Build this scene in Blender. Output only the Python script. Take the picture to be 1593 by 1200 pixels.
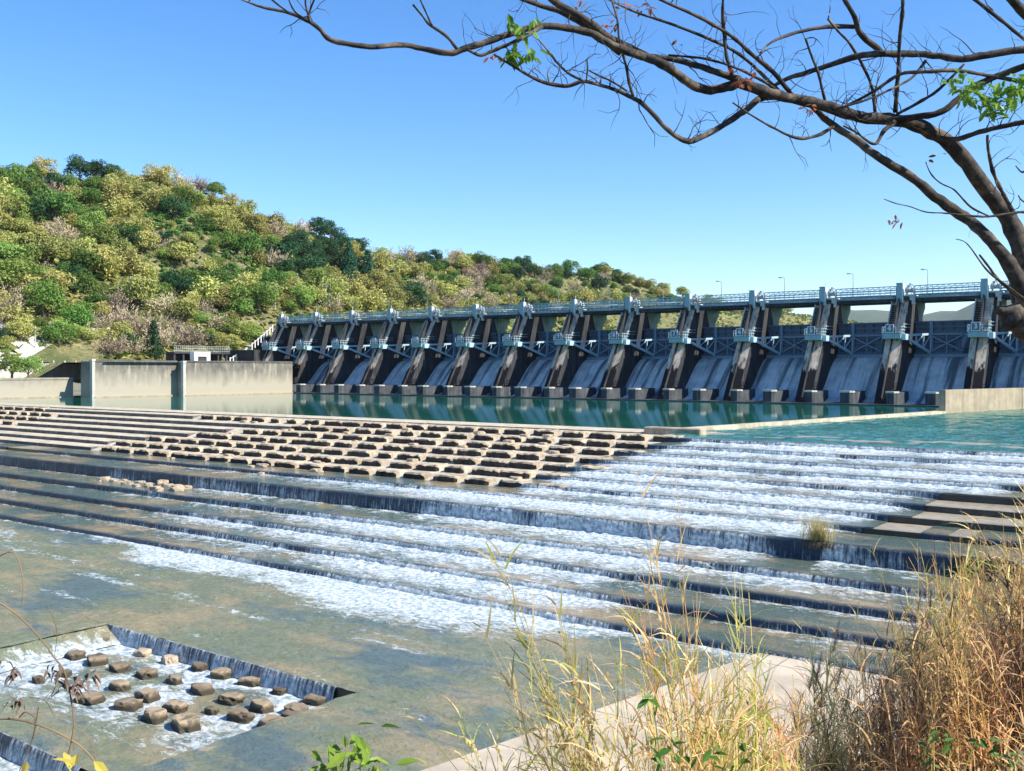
import bpy, bmesh, math, random
from mathutils import Vector, Matrix, noise
R = math.radians
for o in list(bpy.data.objects): bpy.data.objects.remove(o)
S = bpy.context.scene
col = S.collection
# ------------------------------------------------------------------ camera
HEAD = R(37.05); F = 1560.0; CX = 796.5; HY = 575.0; CH = 6.5
cam = bpy.data.cameras.new('camera'); co = bpy.data.objects.new('camera', cam); col.objects.link(co)
co.location = (0, 0, CH); co.rotation_euler = (R(90), 0, HEAD)
cam.sensor_width = 36; cam.lens = 36*F/1593; cam.shift_y = -(600-HY)/1593
cam.clip_start = 0.1; cam.clip_end = 30000
S.camera = co
# ------------------------------------------------------------------ light
SUN = Vector((0.725, 0.20, 0.655)).normalized()
w = bpy.data.worlds.new('World'); S.world = w; w.use_nodes = True
nt = w.node_tree; bg = nt.nodes['Background']
sky = nt.nodes.new('ShaderNodeTexSky'); sky.sky_type = 'NISHITA'; sky.sun_disc = False
sky.sun_elevation = math.asin(SUN.z); sky.sun_rotation = math.atan2(SUN.x, SUN.y)
sky.air_density = 1.0; sky.dust_density = 0.0; sky.ozone_density = 4.0; sky.altitude = 0
hs = nt.nodes.new('ShaderNodeHueSaturation'); hs.inputs['Saturation'].default_value = 1.26; hs.inputs['Hue'].default_value = .506
nt.links.new(sky.outputs[0], hs.inputs['Color']); nt.links.new(hs.outputs[0], bg.inputs[0])
bg.inputs[1].default_value = 0.125
sl = bpy.data.lights.new('sun', 'SUN'); so = bpy.data.objects.new('sun', sl); col.objects.link(so)
sl.energy = 5.0; sl.angle = R(0.5); sl.color = (1.0, 0.93, 0.80)
so.rotation_euler = SUN.to_track_quat('Z', 'Y').to_euler()
S.view_settings.view_transform = 'Standard'; S.view_settings.look = 'None'
S.view_settings.exposure = 0.88; S.view_settings.gamma = 1
S.render.engine = 'CYCLES'
S.cycles.max_bounces = 5; S.cycles.transparent_max_bounces = 8; S.cycles.caustics_reflective = False; S.cycles.caustics_refractive = False
# ------------------------------------------------------------------ helpers
rnd = random.Random(7)
def U(a, b): return rnd.uniform(a, b)
def phi(u): return math.atan((u-CX)/F) - HEAD
def xat(u, Y): return Y*math.tan(phi(u))
def depth(u, Y): return Y*math.cos(math.atan((u-CX)/F))/math.cos(phi(u))
def onz(u, y, z):                       # a spot of the ground at height z
    k = (y-HY)/F; D = (CH-z)/k
    Y = D*math.cos(phi(u))/math.cos(math.atan((u-CX)/F)); return Vector((xat(u, Y), Y, z))
def spot(u, y, D):                      # a point at distance D ahead
    Y = D*math.cos(phi(u))/math.cos(math.atan((u-CX)/F)); return Vector((xat(u, Y), Y, CH-(y-HY)/F*D))
def nz(x, y=0, z=0): return noise.noise(Vector((x, y, z)))
def ss(a, b, x):
    t = max(0, min(1, (x-a)/(b-a))) if a != b else float(x > a); return t*t*(3-2*t)
def lerp_tab(tab, x):
    if x <= tab[0][0]: return tab[0][1]
    for (a, va), (b, vb) in zip(tab, tab[1:]):
        if x <= b: return va+(vb-va)*(x-a)/(b-a)
    return tab[-1][1]
ORD = ['first','second','third','fourth','fifth','sixth','seventh','eighth','ninth','tenth','eleventh','twelfth','thirteenth','fourteenth','fifteenth','sixteenth','seventeenth','eighteenth','nineteenth','twentieth','twenty-first','twenty-second','twenty-third','twenty-fourth','twenty-fifth','twenty-sixth','twenty-seventh','twenty-eighth','twenty-ninth','thirtieth']

class MB:
    def __init__(s): s.v = []; s.f = []; s.mi = []; s.at = {}
    def add(s, vs, fs, m=0):
        b = len(s.v); s.v += [tuple(v) for v in vs]; s.f += [tuple(i+b for i in f) for f in fs]; s.mi += [m]*len(fs)
    def box(s, x0, x1, y0, y1, z0, z1, m=0):
        s.add([(x0,y0,z0),(x1,y0,z0),(x1,y1,z0),(x0,y1,z0),(x0,y0,z1),(x1,y0,z1),(x1,y1,z1),(x0,y1,z1)],
              [(0,3,2,1),(4,5,6,7),(0,1,5,4),(1,2,6,5),(2,3,7,6),(3,0,4,7)], m)
    def bar(s, a, b, w, h=None, m=0):
        a = Vector(a); b = Vector(b); h = h or w; d = (b-a).normalized()
        up = Vector((0,0,1)) if abs(d.z) < .95 else Vector((0,1,0))
        r = d.cross(up).normalized()*w/2; q = r.cross(d).normalized()*h/2
        s.add([a-r-q,a+r-q,a+r+q,a-r+q,b-r-q,b+r-q,b+r+q,b-r+q],
              [(0,1,2,3),(4,7,6,5),(0,4,5,1),(1,5,6,2),(2,6,7,3),(3,7,4,0)], m)
    def tube(s, pts, rad, n=6, m=0, cap=True):
        pts = [Vector(p) for p in pts]; base = len(s.v); k = len(pts); ref = None
        for i, p in enumerate(pts):
            d = (pts[min(i+1,k-1)]-pts[max(i-1,0)]).normalized()
            if ref is None: ref = d.cross(Vector((.3,.2,1)) if abs(d.z)<.9 else Vector((1,0,0))).normalized()
            ref = (ref-d*ref.dot(d)).normalized(); q = d.cross(ref)
            r = rad[i] if isinstance(rad, (list, tuple)) else rad
            for j in range(n):
                a = 2*math.pi*j/n; s.v.append(tuple(p+(ref*math.cos(a)+q*math.sin(a))*r))
        for i in range(k-1):
            for j in range(n):
                a = base+i*n+j; b = base+i*n+(j+1)%n
                s.f.append((a,b,b+n,a+n)); s.mi.append(m)
        if cap:
            s.f.append(tuple(base+j for j in range(n))[::-1]); s.mi.append(m)
            s.f.append(tuple(base+(k-1)*n+j for j in range(n))); s.mi.append(m)
    def extr(s, prof, x0, x1, m=0):     # (y,z) profile swept along x
        n = len(prof); s.add([(x0,y,z) for y,z in prof]+[(x1,y,z) for y,z in prof],
            [tuple(range(n)), tuple(range(2*n-1,n-1,-1))]+[(i,i+n,(i+1)%n+n,(i+1)%n) for i in range(n)], m)
    def build(s, name, mat, parent=None, smooth=False, loc=None):
        me = bpy.data.meshes.new(name); me.from_pydata(s.v, [], s.f)
        for m in (mat if isinstance(mat, (list,tuple)) else [mat]): me.materials.append(m)
        if any(s.mi): me.polygons.foreach_set('material_index', s.mi)
        if smooth: me.polygons.foreach_set('use_smooth', [True]*len(me.polygons))
        for k, vals in s.at.items():
            a = me.attributes.new(k, 'FLOAT', 'POINT'); a.data.foreach_set('value', vals)
        me.update()
        o = bpy.data.objects.new(name, me); col.objects.link(o)
        if parent: o.parent = parent
        if loc: o.location = loc
        return o
def fixn(o):
    bm = bmesh.new(); bm.from_mesh(o.data); bmesh.ops.recalc_face_normals(bm, faces=bm.faces); bm.to_mesh(o.data); bm.free(); return o
def bevel(o, w=.04, seg=1):
    bm = bmesh.new(); bm.from_mesh(o.data); bmesh.ops.recalc_face_normals(bm, faces=bm.faces)
    bmesh.ops.bevel(bm, geom=bm.edges[:], offset=w, segments=seg, affect='EDGES', profile=.6, clamp_overlap=True); bm.to_mesh(o.data); bm.free(); return o
def tag(o, label=None, cat=None, group=None, kind=None):
    if label: o['label'] = label
    if cat: o['category'] = cat
    if group: o['group'] = group
    if kind: o['kind'] = kind
    return o
def empty(name, loc=(0,0,0), rz=0):
    o = bpy.data.objects.new(name, None); col.objects.link(o); o.location = loc; o.rotation_euler.z = rz
    o.empty_display_size = .3; return o
def ctree(o, parent=None):
    c = o.copy(); col.objects.link(c); c.parent = parent
    for ch in list(o.children): ctree(ch, c)
    return c
# ------------------------------------------------------------------ materials
class N:
    def __init__(s, name):
        s.m = bpy.data.materials.new(name); s.m.use_nodes = True; s.t = s.m.node_tree; s.b = s.t.nodes['Principled BSDF']
        s.tc = s.t.nodes.new('ShaderNodeTexCoord').outputs['Object']
        s.pos = s.t.nodes.new('ShaderNodeNewGeometry').outputs['Position']
    def lk(s, a, b): s.t.links.new(a, b)
    def mp(s, sc=(1,1,1), src=None):
        n = s.t.nodes.new('ShaderNodeMapping'); n.inputs['Scale'].default_value = sc; s.lk(src or s.pos, n.inputs[0]); return n.outputs[0]
    def noise(s, scale, det=4, rough=.55, vec=None, dist=0):
        n = s.t.nodes.new('ShaderNodeTexNoise'); n.inputs['Scale'].default_value = scale; n.inputs['Detail'].default_value = det
        n.inputs['Roughness'].default_value = rough; n.inputs['Distortion'].default_value = dist; s.lk(vec or s.pos, n.inputs['Vector']); return n.outputs['Fac']
    def ramp(s, fac, stops, interp='LINEAR'):
        n = s.t.nodes.new('ShaderNodeValToRGB'); cr = n.color_ramp; cr.interpolation = interp
        while len(cr.elements) < len(stops): cr.elements.new(.5)
        for e, (p, c) in zip(cr.elements, stops):
            e.position = p; e.color = (c if len(c) == 4 else (*c, 1)) if isinstance(c, tuple) else (c, c, c, 1)
        s.lk(fac, n.inputs[0]); return n.outputs[0]
    def mix(s, fac, a, b, bt='MIX'):
        n = s.t.nodes.new('ShaderNodeMix'); n.data_type = 'RGBA'; n.blend_type = bt
        for i, v in ((0, fac), (6, a), (7, b)):
            if isinstance(v, (int, float)): n.inputs[i].default_value = v if i == 0 else (v, v, v, 1)
            elif isinstance(v, tuple): n.inputs[i].default_value = (*v, 1)
            else: s.lk(v, n.inputs[i])
        return n.outputs[2]
    def math(s, op, a, b=0, clamp=False):
        n = s.t.nodes.new('ShaderNodeMath'); n.operation = op; n.use_clamp = clamp
        for i, v in ((0, a), (1, b)):
            if isinstance(v, (int, float)): n.inputs[i].default_value = v
            else: s.lk(v, n.inputs[i])
        return n.outputs[0]
    def attr(s, name): n = s.t.nodes.new('ShaderNodeAttribute'); n.attribute_name = name; return n.outputs['Fac']
    def bump(s, h, st=.3, d=.05):
        n = s.t.nodes.new('ShaderNodeBump'); n.inputs['Strength'].default_value = st; n.inputs['Distance'].default_value = d
        s.lk(h, n.inputs['Height']); s.lk(n.outputs[0], s.b.inputs['Normal'])
    def set(s, c=None, r=None, **k):
        for key, v in (('Base Color', c), ('Roughness', r), *k.items()):
            if v is None: continue
            i = s.b.inputs[key]
            if isinstance(v, tuple): i.default_value = (*v, 1)
            elif isinstance(v, (int, float)): i.default_value = v
            else: s.lk(v, i)
        return s.m
def concrete(name, light, dark, stain, sc=.3, amt=.5, rough=.85, streak=True, spec=.3):
    n = N(name); a = n.noise(sc, 6, .6); b = n.noise(sc*9, 4, .6)
    c = n.mix(n.ramp(a, [(.35, 0.), (.65, 1.)]), dark, light)
    c = n.mix(n.ramp(b, [(.3, .35), (.7, 0.)]), c, dark)
    if streak:
        st = n.noise(1.0, 5, .6, n.mp((1.6, 1.6, .12)))
        c = n.mix(n.math('MULTIPLY', n.ramp(st, [(.5-.2*amt, 0.), (.68, 1.)]), amt), c, stain)
    n.bump(n.math('ADD', n.noise(3, 6, .7), n.noise(22, 3, .6)), .5, .04)
    n.set(c, rough); n.b.inputs['Specular IOR Level'].default_value = spec; return n.m
M = {}; RIVZ = -7.03-.72
M['pier'] = concrete('pier_concrete', (.36,.27,.19), (.17,.13,.10), (.03,.028,.028), .35, .85)
def stainz(name, top, dark, z0, z1, amp, base):
    n = N(name); a = n.noise(.5, 6, .65); c = n.mix(n.ramp(a, [(.35,0.),(.65,1.)]), base, top)
    st = n.noise(1.0, 5, .6, n.mp((2.2,.8,.14))); c = n.mix(n.ramp(st, [(.52,0.),(.66,.8)]), c, dark)
    sep = n.t.nodes.new('ShaderNodeSeparateXYZ'); n.lk(n.pos, sep.inputs[0])
    zz = n.math('ADD', sep.outputs[2], n.math('MULTIPLY', n.math('SUBTRACT', n.noise(1.0, 5, .6, n.mp((.9,.5,.22))), .5), amp))
    f = n.math('DIVIDE', n.math('SUBTRACT', zz, z0), z1-z0, True)
    c = n.mix(f, dark, c); n.bump(n.math('ADD', n.noise(3, 6, .7), n.noise(22, 3, .6)), .5, .04); n.b.inputs['Specular IOR Level'].default_value = .25
    return n, c, f
n, c, f = stainz('pier_front_concrete', (.78,.64,.49), (.014,.013,.015), 6.6, 7.4, 9, (.44,.34,.26)); M['pier'] = n.set(c, .9)
M['pierside'] = concrete('near_black_concrete', (.085,.085,.09), (.03,.032,.036), (.012,.012,.015), .25, .9)  # near-black concrete for pier sides, stairs, girders and abutment
n = N('spillway_concrete'); c = n.mix(n.ramp(n.noise(.35, 6, .6), [(.35,0.),(.65,1.)]), (.47,.48,.47), (.70,.70,.67))
c = n.mix(n.ramp(n.noise(1.0, 6, .6, n.mp((.55,.03,.03))), [(.50,0.),(.60,.9)]), c, (.07,.085,.10)); c = n.mix(n.ramp(n.noise(1.0, 6, .65, n.mp((2.5,.15,.15))), [(.52,0.),(.7,.6)]), c, (.12,.14,.16))
n.bump(n.noise(4, 6, .7), .4, .04); M['ogee'] = n.set(c, .85)
M['baffle'] = concrete('shaded_baffle_concrete', (.12,.13,.145), (.055,.062,.07), (.02,.025,.03), .5, .8)  # dark body tone with the shade on the baffle faces painted in
M['cap'] = concrete('pale_concrete', (.62,.60,.54), (.42,.40,.35), (.25,.22,.18), .5, .3)
M['bpier'] = concrete('bridge_pier_concrete', (.50,.54,.44), (.30,.34,.27), (.09,.09,.08), .6, .5)
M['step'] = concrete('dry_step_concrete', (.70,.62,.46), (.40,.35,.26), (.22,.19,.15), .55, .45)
M['riser'] = concrete('shaded_stained_riser', (.20,.19,.18), (.10,.095,.09), (.035,.03,.03), .5, .7)  # darker than the treads: riser shade put into the colour, plus stains
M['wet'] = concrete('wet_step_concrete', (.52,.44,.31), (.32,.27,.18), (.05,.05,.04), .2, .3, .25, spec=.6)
M['wetriser'] = concrete('wet_shaded_riser', (.03,.035,.035), (.012,.014,.016), (.005,.006,.008), .6, .7, .3, spec=.5)  # wet concrete with the shade of the riser face painted near-black
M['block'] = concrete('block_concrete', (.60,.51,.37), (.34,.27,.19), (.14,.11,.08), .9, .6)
M['blockf'] = concrete('shaded_block_face', (.085,.07,.055), (.035,.03,.026), (.012,.01,.01), .9, .7)  # dark copy of the block tone: shade on the fronts painted in
n, c, f = stainz('river_wall_concrete', (.20,.185,.155), (.37,.335,.265), 2.4, 6.8, 6, (.11,.10,.09)); M['wallc'] = n.set(c, .9)
M['walld'] = concrete('divider_wall_concrete', (.46,.39,.28), (.30,.25,.18), (.16,.13,.1), .5, .35)
M['pave'] = concrete('paving_concrete', (.60,.52,.40), (.36,.31,.24), (.30,.25,.2), .35, .5, streak=False)
n, c, f = stainz('river_rock', (.42,.33,.22), (.06,.05,.035), RIVZ+.14, RIVZ+.34, .25, (.22,.17,.11)); M['rock'] = n.set(c, .8)
M['palerock'] = concrete('pale_rock', (.52,.42,.30), (.33,.26,.19), (.15,.12,.09), 1.5, .2)
M['road'] = concrete('pale_road', (.55,.52,.46), (.42,.40,.36), (.3,.3,.28), .2, .1, streak=False)
def paint(name, c, r=.45, rust=.15, metal=0.):
    n = N(name); a = n.noise(2.2, 5, .6); v = n.mix(n.ramp(a, [(.3,.5),(.7,0.)]), c, tuple(x*.6 for x in c))
    v = n.mix(n.math('MULTIPLY', n.ramp(n.noise(1.5, 6, .7, n.mp((1,1,.3))), [(.58,0.),(.66,1.)]), rust), v, (.12,.05,.025))
    n.set(v, r, Metallic=metal); return n.m
M['steel'] = paint('blue_grey_paint', (.17,.28,.40), .5)
M['gate'] = paint('gate_paint', (.085,.145,.23), .55, .35)
M['light'] = paint('pale_blue_paint', (.42,.58,.66), .5)
M['teal'] = paint('teal_grey_paint', (.25,.42,.47), .5)
M['white'] = paint('white_paint', (.78,.80,.80), .5, .1)
M['dark'] = paint('dark_girder', (.035,.04,.05), .6)
M['mach'] = paint('machinery_grey', (.45,.48,.5), .5, .4)
M['lampm'] = paint('lamp_grey', (.30,.34,.36), .5, .1)
def leaf(name, c, c2, trans=.25, rough=.55, scl=.6):
    n = N(name); oi = n.t.nodes.new('ShaderNodeObjectInfo').outputs['Random']
    v = n.mix(n.ramp(n.noise(scl, 3, .6), [(.35,0.),(.65,1.)]), c, c2)
    h = n.t.nodes.new('ShaderNodeHueSaturation'); n.lk(v, h.inputs['Color'])
    n.lk(n.math('ADD', n.math('MULTIPLY', oi, .05), .475), h.inputs['Hue'])
    n.lk(n.math('ADD', n.math('MULTIPLY', n.math('FRACT', n.math('MULTIPLY', oi, 7.3)), .75), .85), h.inputs['Value'])
    n.set(h.outputs[0], rough); n.b.inputs['Specular IOR Level'].default_value = .25
    tr = n.t.nodes.new('ShaderNodeBsdfTranslucent'); n.lk(h.outputs[0], tr.inputs[0])
    mx = n.t.nodes.new('ShaderNodeMixShader'); mx.inputs[0].default_value = trans
    n.lk(n.b.outputs[0], mx.inputs[1]); n.lk(tr.outputs[0], mx.inputs[2]); n.lk(mx.outputs[0], n.t.nodes['Material Output'].inputs[0]); return n.m
M['broad'] = leaf('broadleaf', (.05,.115,.02), (.13,.21,.04))
M['darkleaf'] = leaf('dark_broadleaf', (.012,.05,.02), (.03,.085,.025))
M['lime'] = leaf('bright_green_leaf', (.14,.21,.045), (.23,.31,.07))
M['bamboo'] = leaf('bamboo_leaf', (.27,.29,.075), (.40,.38,.13))
M['olive'] = leaf('olive_leaf', (.20,.22,.055), (.37,.34,.11))
M['twig'] = leaf('bare_twig', (.27,.23,.15), (.38,.32,.21), .05, .8)
M['pink'] = leaf('reddish_twig', (.23,.175,.13), (.33,.26,.19), .05, .8)
M['conif'] = leaf('conifer_leaf', (.015,.06,.03), (.03,.095,.035))
M['orch'] = leaf('orchard_leaf', (.06,.14,.03), (.13,.22,.05))
n = N('tree_bark'); c = n.mix(n.ramp(n.noise(5, 5, .7), [(.4,0.),(.6,1.)]), (.05,.035,.025), (.15,.11,.075)); n.bump(n.noise(14, 5, .7), .6, .03); M['trunk'] = n.set(c, .9)
# water of the tail pool
def water(name, c1, c2, sc, st, rough=.04, big=.05, dist=.12):
    n = N(name); c = n.mix(n.ramp(n.noise(big, 4, .6), [(.35,0.),(.65,1.)]), c1, c2)
    h = n.math('ADD', n.noise(sc, 4, .55, n.mp((1,.6,1))), n.math('MULTIPLY', n.noise(sc*4, 3, .5), .35))
    n.bump(h, st, dist); n.set(c, rough, IOR=1.33); return n.m
M['pool'] = water('pool_water', (.006,.10,.070), (.02,.15,.105), .5, .05)
M['pool2'] = water('rippled_pool_water', (.02,.12,.088), (.06,.20,.15), .6, 1.0, .06, .12, .5)
M['resv'] = water('reservoir_water', (.01,.08,.07), (.02,.1,.08), .5, .2)
# foaming water, foam amount carried on the vertices
def foamy(name, c1, c2, c3, sc=.25, fall=False):
    n = N(name); n.b.inputs['Specular IOR Level'].default_value = .7; fo = n.attr('foam')
    c = n.mix(n.ramp(n.noise(.16, 4, .6, n.mp((1,1.7,1))), [(.36,0.),(.54,1.)]), c1, c2)
    c = n.mix(n.ramp(n.noise(.11, 5, .65, n.mp((1,2.2,1))), [(.52,0.),(.62,1.)]), c, c3)
    c = n.mix(n.ramp(n.noise(2.2, 6, .75, n.mp((1,1.6,1))), [(.45,0.),(.62,.22)]), c, (.07,.07,.045))
    f1 = n.noise(1.6, 7, .72, n.mp((.55,1.1,1)), 1.0); f2 = n.noise(6.5, 5, .7, n.mp((.7,1.3,1)), .5)
    nn = n.math('ADD', n.math('MULTIPLY', f1, .72), n.math('MULTIPLY', f2, .28)); nn = n.math('ADD', n.math('MULTIPLY', n.math('SUBTRACT', nn, .5), 2.3), .5)
    k = n.math('ADD', n.math('SUBTRACT', n.math('MULTIPLY', fo, .86), .43), nn)
    ff = n.ramp(k, [(.46,0.),(.58,.55),(.80,1.)])
    st = n.noise(1.0, 5, .7, n.mp((7.,.5,.55)), .25); fl = n.attr('fall')
    kf = n.ramp(n.math('ADD', st, n.math('ADD', n.math('MULTIPLY', n.math('SUBTRACT', fo, .60), .60), n.math('MULTIPLY', n.math('SUBTRACT', n.noise(.35, 3, .6), .5), .5))), [(.47,0.),(.66,1.)])
    cf = n.mix(st, (.006,.012,.026), (.035,.07,.12))
    base = n.mix(fl, c, cf); fac = n.mix(fl, ff, kf)
    foamc = n.mix(n.ramp(n.noise(3.5, 5, .7), [(.38,0.),(.6,1.)]), (.22,.31,.35), (.74,.78,.79))
    n.bump(n.math('ADD', n.math('MULTIPLY', n.noise(1.5, 5, .6, n.mp((.8,1.4,1))), 1.), n.math('MULTIPLY', nn, .55)), .8, .22)
    rg = n.mix(fac, .08, .6); n.set(n.mix(fac, base, foamc), rg, IOR=1.33); return n.m
M['casc'] = foamy('cascade_water', (.27,.22,.12), (.10,.14,.115), (.36,.28,.16))
M['river'] = foamy('river_water', (.33,.28,.17), (.19,.215,.14), (.11,.16,.165))
# ------------------------------------------------------------------ far ground and hills
RID = [(-60,60),(100,74),(184,79),(209,81),(238,85),(275,84),(304,79),(336,75),(371,70),(400,65),(443,70),(486,74),(549,69),(613,80),(668,74),(700,69),(735,64),(765,64),(830,60),(963,62),(1137,63),(1200,50),(1300,12),(1400,4)]
def hz(x, y):
    base = (4.3+3.9*ss(124, 128, y) if x > -241 else 8.0)+6*ss(205, 240, y)
    x0 = -252-10*nz(y*.01, 3)-3*nz(y*.05, 9); x0 = min(x0, -251.5) if y < 185 else x0; d = (x0-x)/(380-252)
    if d <= 0: return base
    r = lerp_tab(RID, y)
    if d < 1: z = base+(r-base)*(d**.95)
    else: z = r-(d-1)*128*.35
    k = min(1, d*3)*(ss(150, 190, y) if d < .12 else 1 if y > 190 else ss(.12, .4, d)+(1-ss(.12,.4,d))*ss(150,190,y))
    return z+k*(6*nz(x*.018, y*.018, 1)+2.2*nz(x*.06, y*.06, 2))*(0.25+.75*ss(1.15, .8, d) if d > .8 else 1)
mb = MB()
ys = [-60+i*7 for i in range(125)]+[815+i*22 for i in range(33)]; xs = [-216-i*6 for i in range(65)]
for y in ys:
    for x in xs: mb.v.append((x, y, hz(x, y)))
nx = len(xs)
for j in range(len(ys)-1):
    for i in range(nx-1):
        if ys[j] < 127 and xs[i] > -230 or ys[j] > 186 and xs[i+1] > -258 and ys[j] < 206: continue
        a = j*nx+i; mb.f.append((a, a+nx, a+nx+1, a+1)); mb.mi.append(0)
n = N('hillside_earth'); a = n.noise(.07, 6, .65); c = n.ramp(a, [(.3,(.07,.10,.03)),(.45,(.20,.19,.07)),(.55,(.30,.25,.12)),(.7,(.42,.34,.21))])
c = n.mix(n.ramp(n.noise(.8, 5, .7), [(.4,0.),(.6,.8)]), c, (.08,.11,.03)); n.bump(n.noise(.5, 6, .7), 1, 1.5); M['hill'] = n.set(c, .95)
tag(mb.build('hillside', M['hill'], smooth=True), kind='structure')
mb = MB()                                # far mountains seen through the gates
for j in range(41):
    for i in range(9):
        t = j/40; x = -3600+t*5200; y = 7200+i*260; s = math.sin(math.pi*i/8)
        mb.v.append((x, y, -20+s*(540+230*nz(x*.0011, 5)+60*nz(x*.004, 8)-120*abs(t-.35))))
for j in range(40):
    for i in range(8): a = j*9+i; mb.f.append((a, a+9, a+10, a+1)); mb.mi.append(0)
n = N('far_forest'); M['far'] = n.set(n.mix(n.noise(.01, 5), (.03,.06,.02), (.08,.11,.05)), .95)
tag(mb.build('far_mountains', M['far'], smooth=True), kind='structure')
n = N('plain_earth'); c = n.ramp(n.noise(.02, 6, .6), [(.35,(.10,.11,.05)),(.6,(.25,.21,.13))]); M['earth'] = n.set(c, .95)
mb = MB(); mb.box(-12000, 12000, -6000, 14000, -12, -10.5); tag(mb.build('ground', M['earth']), kind='structure')
mb = MB(); mb.box(-250, 120, 204.3, 3000, 13.0, 14.2); tag(mb.build('reservoir_water', M['resv']), kind='structure')
# ------------------------------------------------------------------ tail pool
mb = MB(); g = []
mb.add([(-227,88,0),(-48.6,92.6,0),(-38.6,156,0),(-33,181,0),(-31,203,0),(-250,203,0)], [(0,1,2,3,4,5)])
tag(mb.build('tail_pool_water', M['pool']), kind='structure')
mb = MB(); RX = [-47.9+.62*i for i in range(104)]; RY = [87.15, 87.5]+[87.9+.42*i for i in range(275)]
for y in RY:
    xl = lerp_tab([(87.9,-47.9),(92.6,-47.9),(156,-37.8),(181,-32.3),(203,-30)], y)
    for x in RX: mb.v.append((max(x, xl), y, .05-.3*max(0, 88.0-y)+(.10*nz(x*.55, y*.9, 3)+.07*nz(x*1.3, y*2.1, 5)+.12*nz(x*.16, y*.35, 9))*ss(88, 90, y)))
for j in range(len(RY)-1):
    for i in range(len(RX)-1):
        a = j*len(RX)+i
        if mb.v[a+1][0] > mb.v[a][0]+.01: mb.f.append((a, a+1, a+len(RX)+1, a+len(RX))); mb.mi.append(0)
tag(mb.build('side_pool_water', M['pool2'], smooth=True), kind='structure')
# ------------------------------------------------------------------ stepped weir
ED = [(90.5,.15),(87.0,.5),(83.4,.48),(79.9,.48),(76.4,.48),(73.2,.48),(70.0,.45),(66.9,.45),(63.7,.42),(59.3,1.22),(55.3,.55),(51.6,.5),(48.1,.5),(44.5,.45)]
ZL = [.04]
for y, d in ED: ZL.append(ZL[-1]-d)
RIV = ZL[-1]
XL, XR = -222, 14
solid = {1:(70,300),2:(90,452),3:(60,352),4:(28,292),5:(-80,226),6:(-80,168),7:(-80,141)}   # where the edge is one long kerb
def spans(k):
    y = ED[k][0]
    if k == 0 or k > 7: return [(XL, XR, 's')]
    a, b = xat(solid[k][0], y), xat(solid[k][1], y)
    a = max(a, XL); return ([(XL, a, 'b')] if a > XL+3 else [(XL, a, 's')] if a > XL else [])+[(a, b, 's'), (b, -45, 'b'), (-45, XR, 's')]
weir = empty('stepped_weir', (-60, 70, -3)); tag(weir, 'wide stepped concrete weir, dry at left and running with white water at right', 'weir')
def seg_noise(x, k): return .10*nz(x*.23, k*7.1)+.05*nz(x*1.1, k*3.3)
BL = []
for k, (ye, dr) in enumerate(ED):
    zt = ZL[k]; zb = ZL[k+1]; yb = (ED[k-1][0] if k else 93.5)+1.7
    mb = MB()
    for (x0, x1, t) in spans(k):
        n_ = max(2, int((x1-x0)/.8)); rec = 0 if t == 's' else 1.3
        prev = None
        for i in range(n_+1):
            x = x0+(x1-x0)*i/n_; e = ye+seg_noise(x, k)*(1 if t == 's' else 0); wob = .03*nz(x*.6, k, 5)
            p = [(x, yb, zt), (x, (yb+ye)/2, zt+wob), (x, e+rec+.05, zt+wob*.6), (x, e, zt-.05 if t == 's' else zb+.04), (x, e-.02 if t=='s' else e-1.2, zb-.25), (x, yb, zb-.6)]
            b = len(mb.v); mb.v += p
            if prev is not None:
                for q in range(5):
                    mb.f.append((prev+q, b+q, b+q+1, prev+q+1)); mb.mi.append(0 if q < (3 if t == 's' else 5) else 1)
            else: mb.f.append(tuple(range(b+5, b-1, -1))); mb.mi.append(1)
            prev = b
        mb.f.append(tuple(range(prev, prev+6))); mb.mi.append(1)
        if t == 'b':
            x = x1-.3-(0 if k % 2 else 1.9)
            BL.append((k, []))
            while x-3.0 > x0+.2:
                BL[-1][1].append((x-1.5+U(-.2,.2), (3.0+U(-.3,.3) if U(0,1) > .07 else U(1.7,2.4)))); x -= 3.0+.62+U(-.2,.2)
    dry = k < 8
    if dry:
        for i_, f_ in enumerate(mb.f):
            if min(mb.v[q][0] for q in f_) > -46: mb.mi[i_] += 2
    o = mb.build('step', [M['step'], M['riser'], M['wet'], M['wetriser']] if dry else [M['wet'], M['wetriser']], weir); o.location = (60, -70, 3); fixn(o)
rown = 0
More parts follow.
